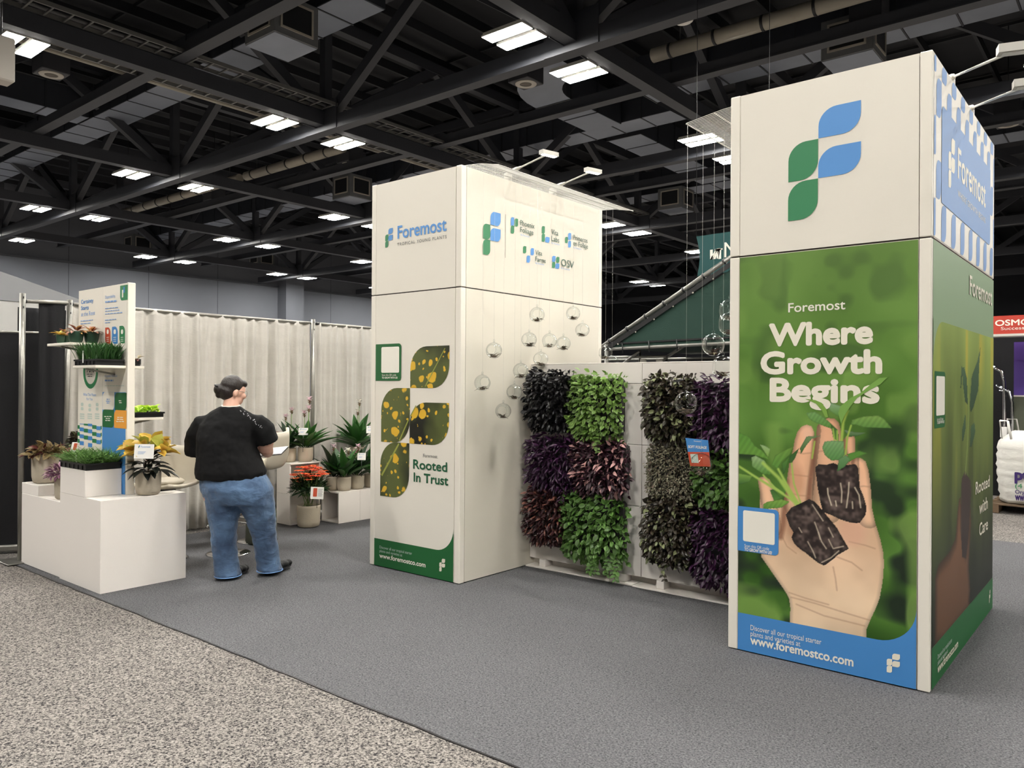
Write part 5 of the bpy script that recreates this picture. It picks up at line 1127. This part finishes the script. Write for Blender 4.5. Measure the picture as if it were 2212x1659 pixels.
t = thing('display_cube', 'white block behind the info panel end carrying a dark trailing plant', 'display cube', (-7.83, 3.22, 0)); MB().rbox(-.16, .16, -.16, .16, .002, .83, .003).build('body', 'laminate_white', t)
t = pot('potted_trailer', 'concrete pot with dark olive trailing leaves behind the info panel', -7.83, 3.22, .831, .105, .21); bush(t, 'leaf_bronze', (-.03, -.02, .22), .17, .17, 120, .06, .045, 'oval', r, 120, up=0, curl=.35)
card('white card leaning behind the grass tray', sight(166, 966, 'y', 2.968), .14, .09, (.3, -.95, .25), 1, .02)
# -- on the panel shelves
for k, (px_, rad, hh_, lb) in enumerate(((118, .034, .075, 'gold'), (131, .036, .078, 'gold'), (144, .03, .075, 'blush'), (151, .03, .075, 'rose'), (166, .062, .098, 'rose'), (204, .062, .098, 'rose'))):
    yy = (2.80, 2.775, 2.83, 2.90, 2.775, 2.90)[k]; p = sight(px_, 735, 'y', yy); p.x = max(min(p.x, -6.98-rad-.005), -7.465+rad)
    t = pot('nursery_pot', ['small green nursery pot of gold variegated leaves at the shelf end', 'small green nursery pot of gold leaves next to the shelf end', 'small green nursery pot of blush leaves mid shelf', 'small green nursery pot tucked behind the blush one', 'large green nursery pot of rose-pink leaves at the shelf front', 'large green nursery pot of rose-pink leaves against the panel'][k], p.x, yy, 1.9855, rad, hh_, mt='green_pot', taper=.78)
    me = leaf_mesh('leaf', 'leaf_croton' if lb == 'gold' else 'leaf_pinkcream', .07, .032, 'oval', .45, .2, 5); rosette(t, me, 12 if rad < .05 else 26, hh_-.01, rad*.9, r, (.0, 1.1), .02, (.7, 1.1))
t, w, d = tray('black tray of tall upright grassy seedlings on the panel shelf', -6.99, -6.565, 2.735, 2.965, 1.7905, .05); blades(t, w, d, .035, 900, .15, .011, 'leaf_deep', r, .3, .35); blades(t, w*.5, d, .035, 260, .10, .006, 'blade_green', r, .2, .1)
MB().box(-.03, -.012, -d-.004, -d-.002, .02, .12).build('plant_label', 'card_white', t)
t, w, d = tray('black tray of glowing lime leaves on the rear shelf of the panel', -6.97, -6.55, 3.05, 3.30, 1.3575, .045); bm = leaf_mesh('leaf', 'leaf_limeyellow', .06, .042, 'oval', .3, .2, 5)
ms = []
for k in range(150): a = r.uniform(0, 6.28); ms.append(frame(Vector((r.uniform(-w, w)*.9, r.uniform(-d, d)*.9, .04+r.uniform(0, .03))), Vector((cos(a)*.8, sin(a)*.8, r.uniform(.2, 1.2))), Vector((-cos(a), -sin(a), 1)), r.uniform(.7, 1.15)))
leaf_objs(t, bm, ms)
t = pot('potted_sprout', 'small black pot with a stray leafy shoot on the upper rear shelf', -6.60, 3.085, 1.7905, .028, .06, mt='black_plastic'); rosette(t, leaf_mesh('leaf', 'leaf_coleus', .06, .03, 'oval', .4, .2, 5), 8, .05, .03, r, (0, 1), .02)
# -- flowering ginger pots
def ginger(label, x, y, z, rad=.086, h=.165, n=16, L=.26, fl=(), mt='leaf_deep', seed=1, fm='petal_pink'):
    r = random.Random(seed); t = pot('potted_ginger', label, x, y, z, rad, h)
    me = leaf_mesh('leaf', mt, L, L*.24, 'lance', .22, .25, 7); rosette(t, me, n, h-.01, rad*.6, r, (.45, 1.35), .05, (.65, 1.1))
    pm = leaf_mesh('petal', fm, .045, .024, 'oval', .3, .3, 4); bm = leaf_mesh('bract', 'bract', .035, .022, 'oval', .2, .4, 4)
    for k, (dx, dy, zz) in enumerate(fl):
        s = MB().tube([(dx*.3, dy*.3, h), (dx*.8, dy*.8, zz*.6+h*.4), (dx, dy, zz)], .004, 6).build('flower_stem', 'stem_green', t); ms = []; mb = []
        for q in range(9): a = 2.4*q; ms.append(frame(Vector((0, 0, .012+.003*q)), Vector((cos(a), sin(a), .35+.09*q)), Vector((-cos(a), -sin(a), .8)), r.uniform(.8, 1.15)))
        for q in range(7): a = 2.2*q; mb.append(frame(Vector((0, 0, -.035+.006*q)), Vector((cos(a), sin(a), 1.0)), Vector((-cos(a), -sin(a), .6)), r.uniform(.8, 1.1)))
        T = Matrix.Translation((dx, dy, zz)); leaf_objs(s, pm, [T @ q for q in ms], 'petal'); leaf_objs(s, bm, [T @ q for q in mb], 'bract')
    return t
ginger('concrete pot of slender ginger with two pale pink cones on the stacked cubes', -7.955, 5.52, .7225, fl=((-.02, -.03, .52), (.03, .02, .60)), n=26, L=.30, seed=11, mt='leaf_dark')
ginger('concrete pot of broad-leaved ginger with tall pink flowers on the stacked cubes', -7.845, 5.68, .7225, rad=.09, h=.17, fl=((0, -.02, .56), (.03, .03, .72), (.06, 0, .62)), n=22, L=.40, seed=12, mt='leaf_deep')
for k, (x, y, f_, lb) in enumerate(((-7.66, 5.95, ((0, 0, .50), (-.06, .05, .44)), 'half hidden behind the orange flowers'), (-7.53, 6.01, ((-.03, -.02, .38), (.04, .03, .46), (-.07, .05, .42)), 'at the open end of the low cubes'), (-7.54, 6.22, ((0, 0, .46), (.05, -.03, .50), (-.06, .02, .42)), 'second along the low cubes'), (-7.54, 6.44, ((0, 0, .42), (.05, 0, .36)), 'beside the white tower edge'))):
    ginger('concrete pot of pink and white flowering ginger '+lb, x, y, .3725, fl=f_, n=22, L=.36, seed=20+k, fm=('petal_pink', 'petal_white', 'petal_pink', 'petal_pink')[k], mt=('leaf_dark', 'leaf_deep', 'leaf_dark', 'leaf_deep')[k])
ginger('tall concrete pot of spreading ginger with brown cones at the back', -7.905, 6.52, .6605, rad=.1, h=.19, fl=((0, 0, .62), (.01, .02, .74)), n=34, L=.44, seed=31, fm='petal_white')
ginger('concrete pot of white-flowered ginger peeking past the tower', -7.60, 6.72, .3725 if False else .0025, rad=.1, h=.5, fl=((.03, 0, .80), (-.05, .03, .72)), n=20, L=.26, seed=33, fm='petal_white')
card('white name card in front of the broad-leaved ginger', sight(655, 932, 'y', 5.58), .115, .085, TOCAM, 0, .2); card('white name card among the low ginger pots', sight(781, 986, 'y', 6.10), .10, .085, TOCAM, 0, .2); card('white name card by the tower edge at the back pot', sight(800, 928, 'y', 6.40), .10, .09, TOCAM, 0, .2)
# -- orange flowers in the floor pot
t = pot('potted_orange_flowers', 'large concrete floor pot of orange and coral flowers', -7.555, 5.52, .002, .135, .25); r = random.Random(5)
bush(t, 'leaf_dark', (0, 0, .42), .19, .20, 120, .10, .028, 'lance', r, 260, up=.6)
pm = leaf_mesh('petal', 'petal_orange', .06, .026, 'oval', .35, .25, 4)
for k in range(40):
    a = 2.4*k; q = sqrt((k+.5)/40); c = Vector((cos(a)*.20*q, sin(a)*.20*q, .58+.10*(1-q*q)+r.uniform(-.03, .03)-(.10 if k % 5 == 0 else 0))); s = MB().tube([(c.x*.4, c.y*.4, .35), tuple(c)], .0025, 5).build('flower_stem', 'stem_green', t)
    leaf_objs(s, pm, [frame(c, Vector((cos(b_), sin(b_), .45)), Vector((-cos(b_), -sin(b_), 1)), r.uniform(.8, 1.2)) for b_ in [2*pi*j/6+r.uniform(-.3, .3) for j in range(6)]], 'petal')
for k in range(9): MB().tube([(r.uniform(-.06, .06), r.uniform(-.06, .06), .22), (r.uniform(-.12, .12), r.uniform(-.12, .12), .5)], .004, 5).build('stem', 'stem_green', t)
card('picture card with a red photo in the orange flower pot', sight(685, 1065, 'y', 5.40), .155, .135, (.5, -.85, .15), 1, .1)
# ================================================================ the person, seen from behind
PERSON = thing('person', 'person in black t-shirt and blue jeans seen from behind looking down at papers', 'person', (-6.016, 3.604, .002), CAM_YAW)
BAKE = []
def organic(name, b, mt, parent, vox, smooth=6, disp=None):
    o = b.build(name, mt, parent)
    m_ = o.modifiers.new('union', 'REMESH'); m_.mode = 'VOXEL'; m_.voxel_size = vox; m_.use_smooth_shade = True
    m_ = o.modifiers.new('soft', 'SMOOTH'); m_.factor = .5; m_.iterations = smooth
    if disp:
        tx = bpy.data.textures.new(name+'_folds', 'CLOUDS'); tx.noise_scale = disp[1]; tx.noise_depth = 2
        m_ = o.modifiers.new('folds', 'DISPLACE'); m_.texture = tx; m_.strength = disp[0]; m_.mid_level = .5; m_.texture_coords = 'LOCAL'
    BAKE.append(o); return o
def headpt(p):      # head frame: x right ear, y face, z up -> turned to the right and bowed
    a, tl = R(-48), R(-14); x, y, z = p; y, z = y*cos(tl)-z*sin(tl), y*sin(tl)+z*cos(tl)
    return Vector((x*cos(a)-y*sin(a)+.005, x*sin(a)+y*cos(a)+.03, z+1.575))
def hball(b, p, rx, ry, rz, n=16, m=10):
    o = len(b.v); b.ball((0, 0, 0), rx, ry, rz, n, m); 
    for i in range(o, len(b.v)): q = b.v[i]; b.v[i] = tuple(headpt((p[0]+q[0], p[1]+q[1], p[2]+q[2])))
b = MB()
hball(b, (0, 0, .02), .078, .098, .105); hball(b, (0, .03, -.055), .060, .070, .062); hball(b, (0, .05, -.085), .036, .036, .03)     # skull, jaw, chin
hball(b, (0, .104, -.015), .013, .020, .022, 10, 8); hball(b, (0, .095, .012), .010, .012, .03, 10, 8)                                 # nose
hball(b, (0, .088, -.058), .024, .012, .010, 10, 8)                                                                                    # lips
for s in (-1, 1):
    hball(b, (s*.080, -.008, -.012), .012, .022, .034, 10, 8); hball(b, (s*.040, .078, -.018), .026, .022, .026, 10, 8)                # ears, cheeks
b.tube([(-.01, -.01, 1.34), (-.005, 0, 1.44), (0, .02, 1.54)], [.085, .066, .060], 16)                                                 # neck
b.rings([(0, .01, .86, .25, .19), (-.01, .01, 1.0, .235, .20), (-.03, .01, 1.15, .215, .185), (-.02, .01, 1.3, .21, .14), (-.01, .01, 1.39, .16, .10), (-.01, .0, 1.44, .08, .07)], 24)
b.rings([(.05, .01, .66, .27, .20), (.03, .01, .78, .275, .21), (0, .01, .90, .25, .19)], 24)
b.tube([(-.055, 0, .70), (-.06, 0, .45), (-.03, .02, .06)], [.12, .085, .05], 14); b.tube([(.20, 0, .70), (.245, .05, .45), (.29, .15, .06)], [.12, .085, .05], 14)
b.tube([(-.17, .0, 1.33), (-.285, .03, 1.20), (-.30, .08, 1.06), (-.29, .12, 1.02)], [.05, .068, .058, .052], 14); b.tube([(-.295, .10, 1.03), (-.20, .24, 1.03), (-.09, .34, 1.05)], [.052, .046, .030], 14)
b.tube([(.16, .0, 1.33), (.245, .04, 1.24), (.275, .06, 1.13), (.262, .09, 1.085)], [.05, .078, .068, .058], 14); b.tube([(.268, .08, 1.095), (.24, .22, 1.05), (.20, .34, 1.05)], [.062, .050, .030], 14)
# hands: palm, four curled fingers and a thumb each
for (w, sd) in ((Vector((-.08, .36, 1.05)), 1), (Vector((.19, .36, 1.05)), -1)):
    b.tube([w-Vector((0, .02, 0)), w+Vector((sd*.025, .03, 0)), w+Vector((sd*.04, .06, .0))], [.028, .036, .034], 12, True, .55)
    for k, (L_, dz) in enumerate(((.055, .026), (.065, .010), (.060, -.008), (.045, -.024))):
        s0 = w+Vector((sd*.045, .062, dz)); b.tube([s0, s0+Vector((sd*L_*.5, .022, 0)), s0+Vector((sd*L_*.95, .012, -.004)), s0+Vector((sd*L_*1.1, -.012, -.006))], [.0095, .009, .0085, .007], 8)
    b.tube([w+Vector((0, .02, .02)), w+Vector((sd*.02, .03, .045)), w+Vector((sd*.05, .04, .05))], [.013, .011, .009], 8)
body = organic('body', b, 'skin', PERSON, .0075, 3)
# shirt
b = MB()
b.rings([(0, .0, .845, .285, .235), (.002, 0, .90, .297, .245), (-.012, 0, 1.0, .268, .235), (-.032, 0, 1.10, .245, .222), (-.04, 0, 1.20, .246, .205), (-.02, 0, 1.30, .246, .172), (-.01, 0, 1.37, .215, .135), (-.008, 0, 1.42, .135, .105), (-.006, .002, 1.452, .088, .084)], 30)
b.tube([(-.15, 0, 1.335), (-.235, .01, 1.30), (-.295, .03, 1.21), (-.315, .055, 1.09), (-.318, .07, 1.045)], [.055, .088, .098, .096, .094], 18); b.tube([(.13, 0, 1.335), (.205, .01, 1.305), (.258, .035, 1.25), (.288, .055, 1.165), (.292, .06, 1.150)], [.055, .092, .104, .100, .097], 18)
organic('t_shirt', b, 'shirt_black', PERSON, .010, 5, (.022, .10))
b = MB(); r = random.Random(4)
for k in range(22): q = k/21; b.ball((.125+.165*q+r.uniform(-.012, .012), -.112+.05*q+r.uniform(-.01, .01)-.02*sin(q*pi), 1.425-.15*q+r.uniform(-.01, .01)), .0042, n=8, m=6)
b.build('shoulder_studs', 'jewel', PERSON)
MB().tube([(.075*cos(a)-.005, .075*sin(a)+.012, 1.462+.012*sin(a)) for a in [pi*1.02+pi*.96*k/14 for k in range(15)]], .006, 8).build('lanyard', 'lanyard', PERSON)
# jeans
b = MB()
b.rings([(.012, 0, .90, .262, .212), (.03, 0, .84, .283, .226), (.052, 0, .77, .298, .236), (.07, 0, .70, .293, .222), (.08, 0, .64, .275, .190)], 30)
b.rings([(-.045, 0, .70, .165, .19), (-.052, 0, .62, .148, .165), (-.060, 0, .50, .122, .135), (-.055, .0, .40, .106, .118), (-.048, 0, .25, .100, .108), (-.030, .005, .10, .104, .110), (-.020, .01, .028, .106, .118)], 22)
b.rings([(.19, 0, .70, .165, .19), (.215, .02, .62, .152, .165), (.240, .05, .50, .122, .135), (.250, .075, .40, .110, .118), (.268, .11, .25, .100, .108), (.280, .145, .10, .104, .112), (.286, .16, .038, .106, .118)], 22)
jeans = organic('jeans', b, 'denim', PERSON, .010, 5, (.022, .075))
# hem threads and back pockets
for (cx, cy, z, rx, ry) in ((-.020, .01, .028, .106, .118), (.286, .16, .038, .106, .118)): MB().tube([(cx+rx*cos(a), cy+ry*sin(a), z-.002) for a in [2*pi*k/22 for k in range(23)]], .0045, 6).build('frayed_hem', 'ink_pale_blue', jeans)
# shoes
def shoe(h, t_, roll=0):
    h = Vector(h); t_ = Vector(t_); d = (t_-h).normalized(); b = MB()
    for q, rad in ((0, .036), (.25, .042), (.5, .045), (.75, .050), (.98, .036)): c = h+(t_-h)*q; b.ball((c.x, c.y, c.z+.045-.012*q), rad, rad, .045-.014*q, 14, 8)
    o = organic('shoe', b, 'shoe_black', PERSON, .008, 5); sd = Vector((-d.y, d.x, 0)); pts = []
    for k in range(20): a = 2*pi*k/20; c = h+(t_-h)*(.5+.60*cos(a)); pts.append(c+sd*(.047*sin(a))+Vector((0, 0, -.002+.006)))
    MB().prism(pts, (0, 0, .016)).build('sole', 'sole_dark', o)
shoe((-.02, .02, .0), (.045, .25, .0)); shoe((.268, .15, .0), (.385, .385, .018))
# hair, glasses, eyes
b = MB(); hball(b, (0, -.022, .045), .088, .098, .098); hball(b, (0, -.050, -.012), .080, .072, .075); hball(b, (0, .055, .085), .066, .045, .036); hball(b, (-.02, -.125, -.005), .042, .034, .046); hball(b, (-.03, -.10, -.05), .03, .03, .03)
organic('hair', b, 'hair', PERSON, .0075, 4)
b = MB(); b.tube([headpt((-.045, -.135, .03)), headpt((-.02, -.158, .02)), headpt((.015, -.150, .01))], .007, 8); b.build('hair_clip', 'black_plastic', PERSON)
g = None
for s in (-1, 1):
    ring = [headpt((s*.034+.026*cos(a), .110-.012*abs(cos(a)), .012+.022*sin(a))) for a in [2*pi*k/20 for k in range(21)]]; o = MB().tube(ring, .0018, 6).build('glasses_rim', 'steel', PERSON)
    MB().tube([headpt((s*.060, .100, .016)), headpt((s*.080, .05, .014)), headpt((s*.084, -.008, .008))], .0018, 6).build('glasses_temple', 'steel', o)
    o = MB(); hball(o, (s*.032, .084, .012), .012, .012, .012, 12, 8); o.build('eye', 'ink_white', PERSON); o = MB(); hball(o, (s*.032, .0935, .010), .0055, .004, .0055, 10, 6); o.build('iris', 'hair', PERSON)
# papers held in front
pp = thing('paper_pad', 'pale printed papers on a dark clipboard held by the person', 'papers', (-6.016, 3.604, 0), CAM_YAW)
MB().add([(.12, .33, 1.01), (.335, .30, 1.035), (.345, .48, 1.085), (.13, .50, 1.06), (.12, .33, 1.004), (.335, .30, 1.029), (.345, .48, 1.079), (.13, .50, 1.054)], [(0, 1, 2, 3), (7, 6, 5, 4), (0, 4, 5, 1), (1, 5, 6, 2), (2, 6, 7, 3), (3, 7, 4, 0)]).build('sheets', 'paper', pp)
MB().add([(.10, .32, 1.003), (.34, .29, 1.028), (.35, .49, 1.078), (.11, .51, 1.053), (.10, .32, .998), (.34, .29, 1.023), (.35, .49, 1.073), (.11, .51, 1.048)], [(0, 1, 2, 3), (7, 6, 5, 4), (0, 4, 5, 1), (1, 5, 6, 2), (2, 6, 7, 3), (3, 7, 4, 0)]).build('clipboard', 'black_plastic', pp)
# ================================================================ neighbouring stands behind the booth
def pipe(nm, lab, pts, rad, mt='pipe_alu', grp=None):
    t = thing(nm, lab, 'pipe', group=grp); MB().tube(pts, rad, 10).build('tube', mt, t); return t
# green shade canopy on an aluminium frame
Y9 = 9.6; q9 = lambda x, y: sight(x, y, 'y', Y9)
A_, B_, D_ = q9(1296, 752), q9(1640, 513), q9(1700, 735); E_ = q9(1318, 754)
cn = thing('shade_canopy', 'green shade-net canopy laced to a sloping aluminium frame beyond the living wall', 'canopy')
tri = [A_+Vector((.15, 0, .0)), D_, B_+Vector((.1, 0, -.12))]
MB().prism([tuple(p) for p in tri], (0, .006, 0)).build('net', 'shade_net', cn)
MB().add([tuple(A_+Vector((.15, .01, 0))), tuple(D_), tuple(D_+Vector((0, 2.6, 0))), tuple(A_+Vector((.15, 2.6, 0)))], [(0, 1, 2, 3)]).build('net_roof', 'net_green', cn)
sl = MB().tube([A_, B_], .030, 10).build('frame_rafter', 'pipe_alu', cn); MB().tube([E_, D_], .024, 10).build('frame_rail', 'pipe_alu', cn)
MB().bar(A_+Vector((.06, -.02, -.05)), B_+Vector((.02, -.02, -.09)), .012, .06).build('net_border', 'black_plastic', cn)
for k in range(8):
    c = A_+(B_-A_)*((k+.6)/8.2); MB().tube([c+(B_-A_).normalized()*.012, c-(B_-A_).normalized()*.012], .040, 10).build('lashing', 'black_metal', cn); c2 = A_+(B_-A_)*((k+.95)/8.2)+Vector((.05, -.035, -.11)); MB().ball(c2, .012, .006, .012, 8, 6).build('eyelet', 'vent_trim', cn)
for k in range(6): c = E_+(D_-E_)*((k+.5)/6); MB().tube([c+Vector((0, -.02, .09)), c+Vector((.01, -.02, -.07))], .008, 6).build('tie', 'black_metal', cn)
MB().bar(E_+Vector((0, -.01, .075)), D_+Vector((0, -.01, .075)), .012, .022).build('hem_strap', 'black_plastic', cn)
for a, c in (((1305, 772), (1440, 770)), ((1440, 770), (1500, 733)), ((1405, 795), (1500, 733)), ((1340, 790), (1382, 758)), ((1382, 758), (1382, 900)), ((1440, 770), (1440, 960))):
    MB().tube([sight(a[0], a[1], 'y', Y9+.5), sight(c[0], c[1], 'y', Y9+.3)], .020, 8).build('frame_tube', 'pipe_alu', cn)
for px_ in (1390, 1425): p = sight(px_, 775, 'y', Y9+.4); MB().rbox(p.x-.05, p.x+.05, p.y-.02, p.y, p.z-.16, p.z, .004).build('junction_box', 'lamp_white', cn)
for px_ in (1310, 1640): p = sight(px_, 800, 'y', Y9); MB().tube([(p.x, Y9, 0), (p.x, Y9, 2.25)], .03, 10).build('frame_leg', 'pipe_alu', cn)
t = thing('back_curtain', 'black pipe-and-drape wall under the green canopy', 'curtain'); MB().box(-9.2, -2.4, 11.9, 11.95, 0, 2.1).build('cloth', 'drape_black', t); MB().tube([(-9.2, 11.92, 2.12), (-2.4, 11.92, 2.12)], .02, 8).build('rail', 'pipe_alu', t)
# hanging teal banner
Y14 = 14.0; BT = Panel((0, Y14, 0), (1, 0, 0), (0, 0, 1), (0, -1, 0)); c4 = [BT.px(*q) for q in ((1506, 597), (1660, 575), (1660, 488), (1504, 511))]
t = thing('hanging_banner', 'teal fabric banner with white angular mark hung beyond the canopy', 'banner'); w_ = [BT.pt(u, v) for u, v in c4]
rows = []
for k in range(9): q = k/8; a = Vector(w_[0]).lerp(w_[3], q); e = Vector(w_[1]).lerp(w_[2], q); a = a+Vector((.06*sin(q*pi), 0, 0)); rows += [a, e]
MB().add([tuple(p) for p in rows], [(2*k, 2*k+1, 2*k+3, 2*k+2) for k in range(8)]).build('cloth', 'teal_fabric', t)
text(BT, 'M', (1565, 556), (1592, 553), (1565, 524), 'ink_white', t, 0, 4)
for k in range(3): a = [BT.px(*q) for q in ((1534+k*7, 561-k), (1539+k*7, 560.5-k), (1551+k*2.5, 538-k), (1546+k*2.0, 538.5-k))]; flat(BT, a, 'mark_bar', 'ink_white', t, 4)
for q in (((1534, 561), (1540, 560.5), (1540, 539), (1534, 540)), ((1552, 560), (1558, 559), (1558, 537), (1552, 538)), ((1544, 542), (1561, 539.5), (1561, 536), (1544, 538.5))): flat(BT, [BT.px(*p) for p in q], 'mark_bar', 'ink_white', t, 4)
for u, v in (c4[2], c4[3]): MB().tube([BT.pt(u, v), BT.pt(u, 9.5)], .006, 5).build('hanging_wire', 'black_metal', t)

# stand to the right: red sign, purple banner, bulk bag, rack
YR = 12.45; RP = Panel((0, YR, 0), (1, 0, 0), (0, 0, 1), (0, -1, 0)); rq = lambda x, y: RP.px(x, y)
t = thing('red_sign', 'red fascia sign with white lettering at the next stand', 'sign'); a = rq(2120, 685); c = rq(2420, 721); MB().box(a[0], c[0], YR, YR+.3, rq(2148, 722)[1], rq(2148, 683)[1]).build('fascia', 'red_sign', t)
MB().box(a[0], c[0], YR-.01, YR+.31, rq(2148, 727)[1], rq(2148, 722)[1]).build('fascia_lip', 'lamp_white', t)
text(RP, 'OSMOCOTE', (2150, 704), (2300, 700), (2150, 692), 'ink_white', t, .03, 2); text(RP, 'Success is in', (2162, 713), (2245, 712), (2162, 706.5), 'ink_white', t, 0, 2)
for x in (a[0]+.05, c[0]-.05): MB().box(x-.03, x+.03, YR+.1, YR+.16, 0, rq(2148, 722)[1]).build('post', 'black_metal', t)
t = thing('purple_banner', 'purple banner panel below the red sign', 'banner'); a = rq(2173, 733); c = rq(2330, 856); MB().box(a[0], c[0], YR+.80, YR+.83, c[1], a[1]).build('panel', 'purple', t); MB().box(a[0], c[0], YR+.795, YR+.83, 0, c[1]-.02).build('lower_panel', 'dark_green_crate', t); MB().box(a[0], c[0], YR+.79, YR+.835, c[1]-.02, c[1]).build('divider', 'lamp_white', t)
t = thing('back_curtain', 'black drape wall at the back of the red-signed stand', 'curtain'); MB().box(-3.4, 4, YR+1.6, YR+1.65, 0, 2.5).build('cloth', 'drape_black', t); MB().tube([(-3.4, YR+1.62, 2.52), (4, YR+1.62, 2.52)], .02, 8).build('rail', 'pipe_alu', t)
t = thing('tube_rack', 'bent chrome tube rack standing beside the bulk bag', 'rack')
for k, dx in enumerate((0, .10)):
    x = rq(2152, 900)[0]+dx; MB().tube([(x, YR+.75, .02), (x, YR+.75, 1.75-.3*k), (x-.04, YR+.75, 1.90-.3*k), (x-.2, YR+.75, 2.0-.3*k)], .022, 8).build('bent_tube', 'chrome', t)
MB().tube([(rq(2140, 900)[0], YR+.75, 1.62), (rq(2163, 900)[0], YR+.75, 1.62)], .012, 8).build('cross_tube', 'chrome', t); MB().rbox(rq(2145, 900)[0], rq(2160, 900)[0], YR+.65, YR+.7, .95, 1.1, .004).build('note_plate', 'card_white', t)
# bulk bag on a pallet
bx0, bx1 = rq(2153, 1000)[0], rq(2153, 1000)[0]+1.0; t = thing('bulk_bag', 'bulging white woven bulk bag with lettering on a pallet', 'bag'); cx = (bx0+bx1)/2; cy = YR+.15
b = MB(); rg = []
for k in range(22):
    q = k/21; z = .14+.93*q; w = .46+.045*sin(q*pi*.9)+.010*sin(k*2.4); w *= 1 if q < .86 else 1-(q-.86)*2.2
    for j in range(36):
        a = 2*pi*j/36; e = 3.2; r_ = w/((abs(cos(a))**e+abs(sin(a))**e)**(1/e)); rg.append((cx+r_*cos(a), cy+r_*sin(a), z+.02*sin(j*1.7)*(q-.5)))
fs = [(k*36+j, k*36+(j+1) % 36, (k+1)*36+(j+1) % 36, (k+1)*36+j) for k in range(21) for j in range(36)]+[tuple(reversed(range(36))), tuple(21*36+j for j in range(36))]
b.add(rg, fs, True).build('sack', 'bag_white', t)
for (sx, sy) in ((-1, -1), (1, -1), (-1, 1), (1, 1)): MB().tube([(cx+sx*.42, cy+sy*.30, .98), (cx+sx*.44, cy+sy*.34, 1.22), (cx+sx*.34, cy+sy*.42, 1.22), (cx+sx*.30, cy+sy*.42, .98)], .028, 6, True, .25).build('lifting_loop', 'bag_white', t)
BG = Panel((0, cy-.515, 0), (1, 0, 0), (0, 0, 1), (0, -1, 0))
text(BG, 'pt', (2193, 1036), (2222, 1036), (2193, 1018), 'purple_ink', t, .05, 1); text(BG, '(4', (2193, 1054), (2208, 1054), (2193, 1044), 'ink_green', t, .01, 1); text(BG, 'Organic', (2193, 1066), (2234, 1066), (2193, 1058), 'purple_ink', t, .02, 1); text(BG, 'www', (2193, 1080), (2222, 1080), (2193, 1070), 'purple_ink', t, .03, 1)
t = thing('pallet', 'wooden pallet under the bulk bag', 'pallet', (cx, cy, 0))
for k in range(6): MB().box(-.55, .55, -.5+k*.185, -.5+k*.185+.09, .105, .125).build('slat', 'pallet_wood', t)
for k in (-1, 0, 1): MB().box(k*.48-.05, k*.48+.05, -.5, .52, 0, .105).build('bearer', 'pallet_wood', t)
t = thing('planter_box', 'low box of pink-labelled plants behind the bulk bag', 'planter', (cx+.35, cy+1.1, 0)); MB().box(-.5, .5, -.15, .15, 0, 1.25).build('body', 'pink', t); bush(t, 'leaf_deep', (0, 0, 1.3), .35, .25, 60, .16, .03, 'lance', random.Random(3))

# stand to the left: roller banner, tent corner, purple table
t = thing('roller_banner', 'black roller banner standing beside the aisle upright', 'banner', (-8.52, 2.86, 0), R(58)); MB().box(-.42, .26, -.004, .004, .07, 2.13).build('banner_sheet', 'drape_black', t); MB().rbox(-.44, .28, -.05, .05, .012, .075, .012).build('cassette', 'steel', t); MB().tube([(-.42, 0, 2.135), (.26, 0, 2.135)], .012, 8).build('top_bar', 'steel', t)
for x in (-.3, .18): MB().box(x-.03, x+.03, -.18, .18, .001, .012).build('foot', 'steel', t)
t = thing('pop_up_tent', 'grey peaked tent roof of the neighbouring stand', 'tent'); c0 = sight(-150, 618, 'x', -12); MB().add([(c0.x, c0.y, c0.z+.5), (c0.x+1.5, c0.y-1.5, c0.z-.25), (c0.x+1.5, c0.y+1.5, c0.z-.25), (c0.x-1.5, c0.y+1.5, c0.z-.25), (c0.x-1.5, c0.y-1.5, c0.z-.25)], [(0, 1, 2), (0, 2, 3), (0, 3, 4), (0, 4, 1)]).build('roof', 'fabric_grey', t)
MB().box(c0.x-1.48, c0.x+1.48, c0.y+1.46, c0.y+1.49, c0.z-.75, c0.z-.25).build('valance', 'booth_white', t); MB().box(c0.x+1.46, c0.x+1.49, c0.y-1.48, c0.y+1.48, c0.z-.75, c0.z-.25).build('valance', 'booth_white', t)
for sx in (-1, 1):
    for sy in (-1, 1): MB().tube([(c0.x+sx*1.45, c0.y+sy*1.45, 0), (c0.x+sx*1.45, c0.y+sy*1.45, c0.z-.25)], .025, 8).build('leg', 'steel', t)
t = thing('neighbour_table', 'table under purple cloth at the neighbouring stand', 'table', (-11.4, 2.75, 0), R(10)); MB().rbox(-.8, .8, -.35, .35, .02, .98, .02).build('cloth', 'purple', t); MB().rbox(-.81, .81, -.36, .36, .98, 1.0, .005).build('top', 'card_white', t)
t = thing('leaflet_stand', 'blue and white leaflet stand on the purple table', 'leaflet stand', (-10.95, 2.62, 1.001), R(10)); MB().rbox(-.12, .12, -.05, .05, 0, .02, .004).build('base', 'card_white', t); MB().prism([(-.11, .0, .02), (.11, 0, .02), (.11, .06, .34), (-.11, .06, .34)], (0, .005, 0)).build('leaflet', 'ink_blue', t)
t = thing('back_curtain', 'black drape wall behind the roller banner', 'curtain'); MB().box(-14, -8.8, 4.2, 4.25, 0, 2.1).build('cloth', 'drape_black', t); MB().tube([(-14, 4.22, 2.12), (-8.8, 4.22, 2.12)], .02, 8).build('rail', 'steel', t)
finish_texts()
bpy.context.view_layer.update(); dg = bpy.context.evaluated_depsgraph_get()
for o in BAKE:
    me = bpy.data.meshes.new_from_object(o.evaluated_get(dg)); old = o.data; o.modifiers.clear(); o.data = me; me.name = o.name
    for p in me.polygons: p.use_smooth = True
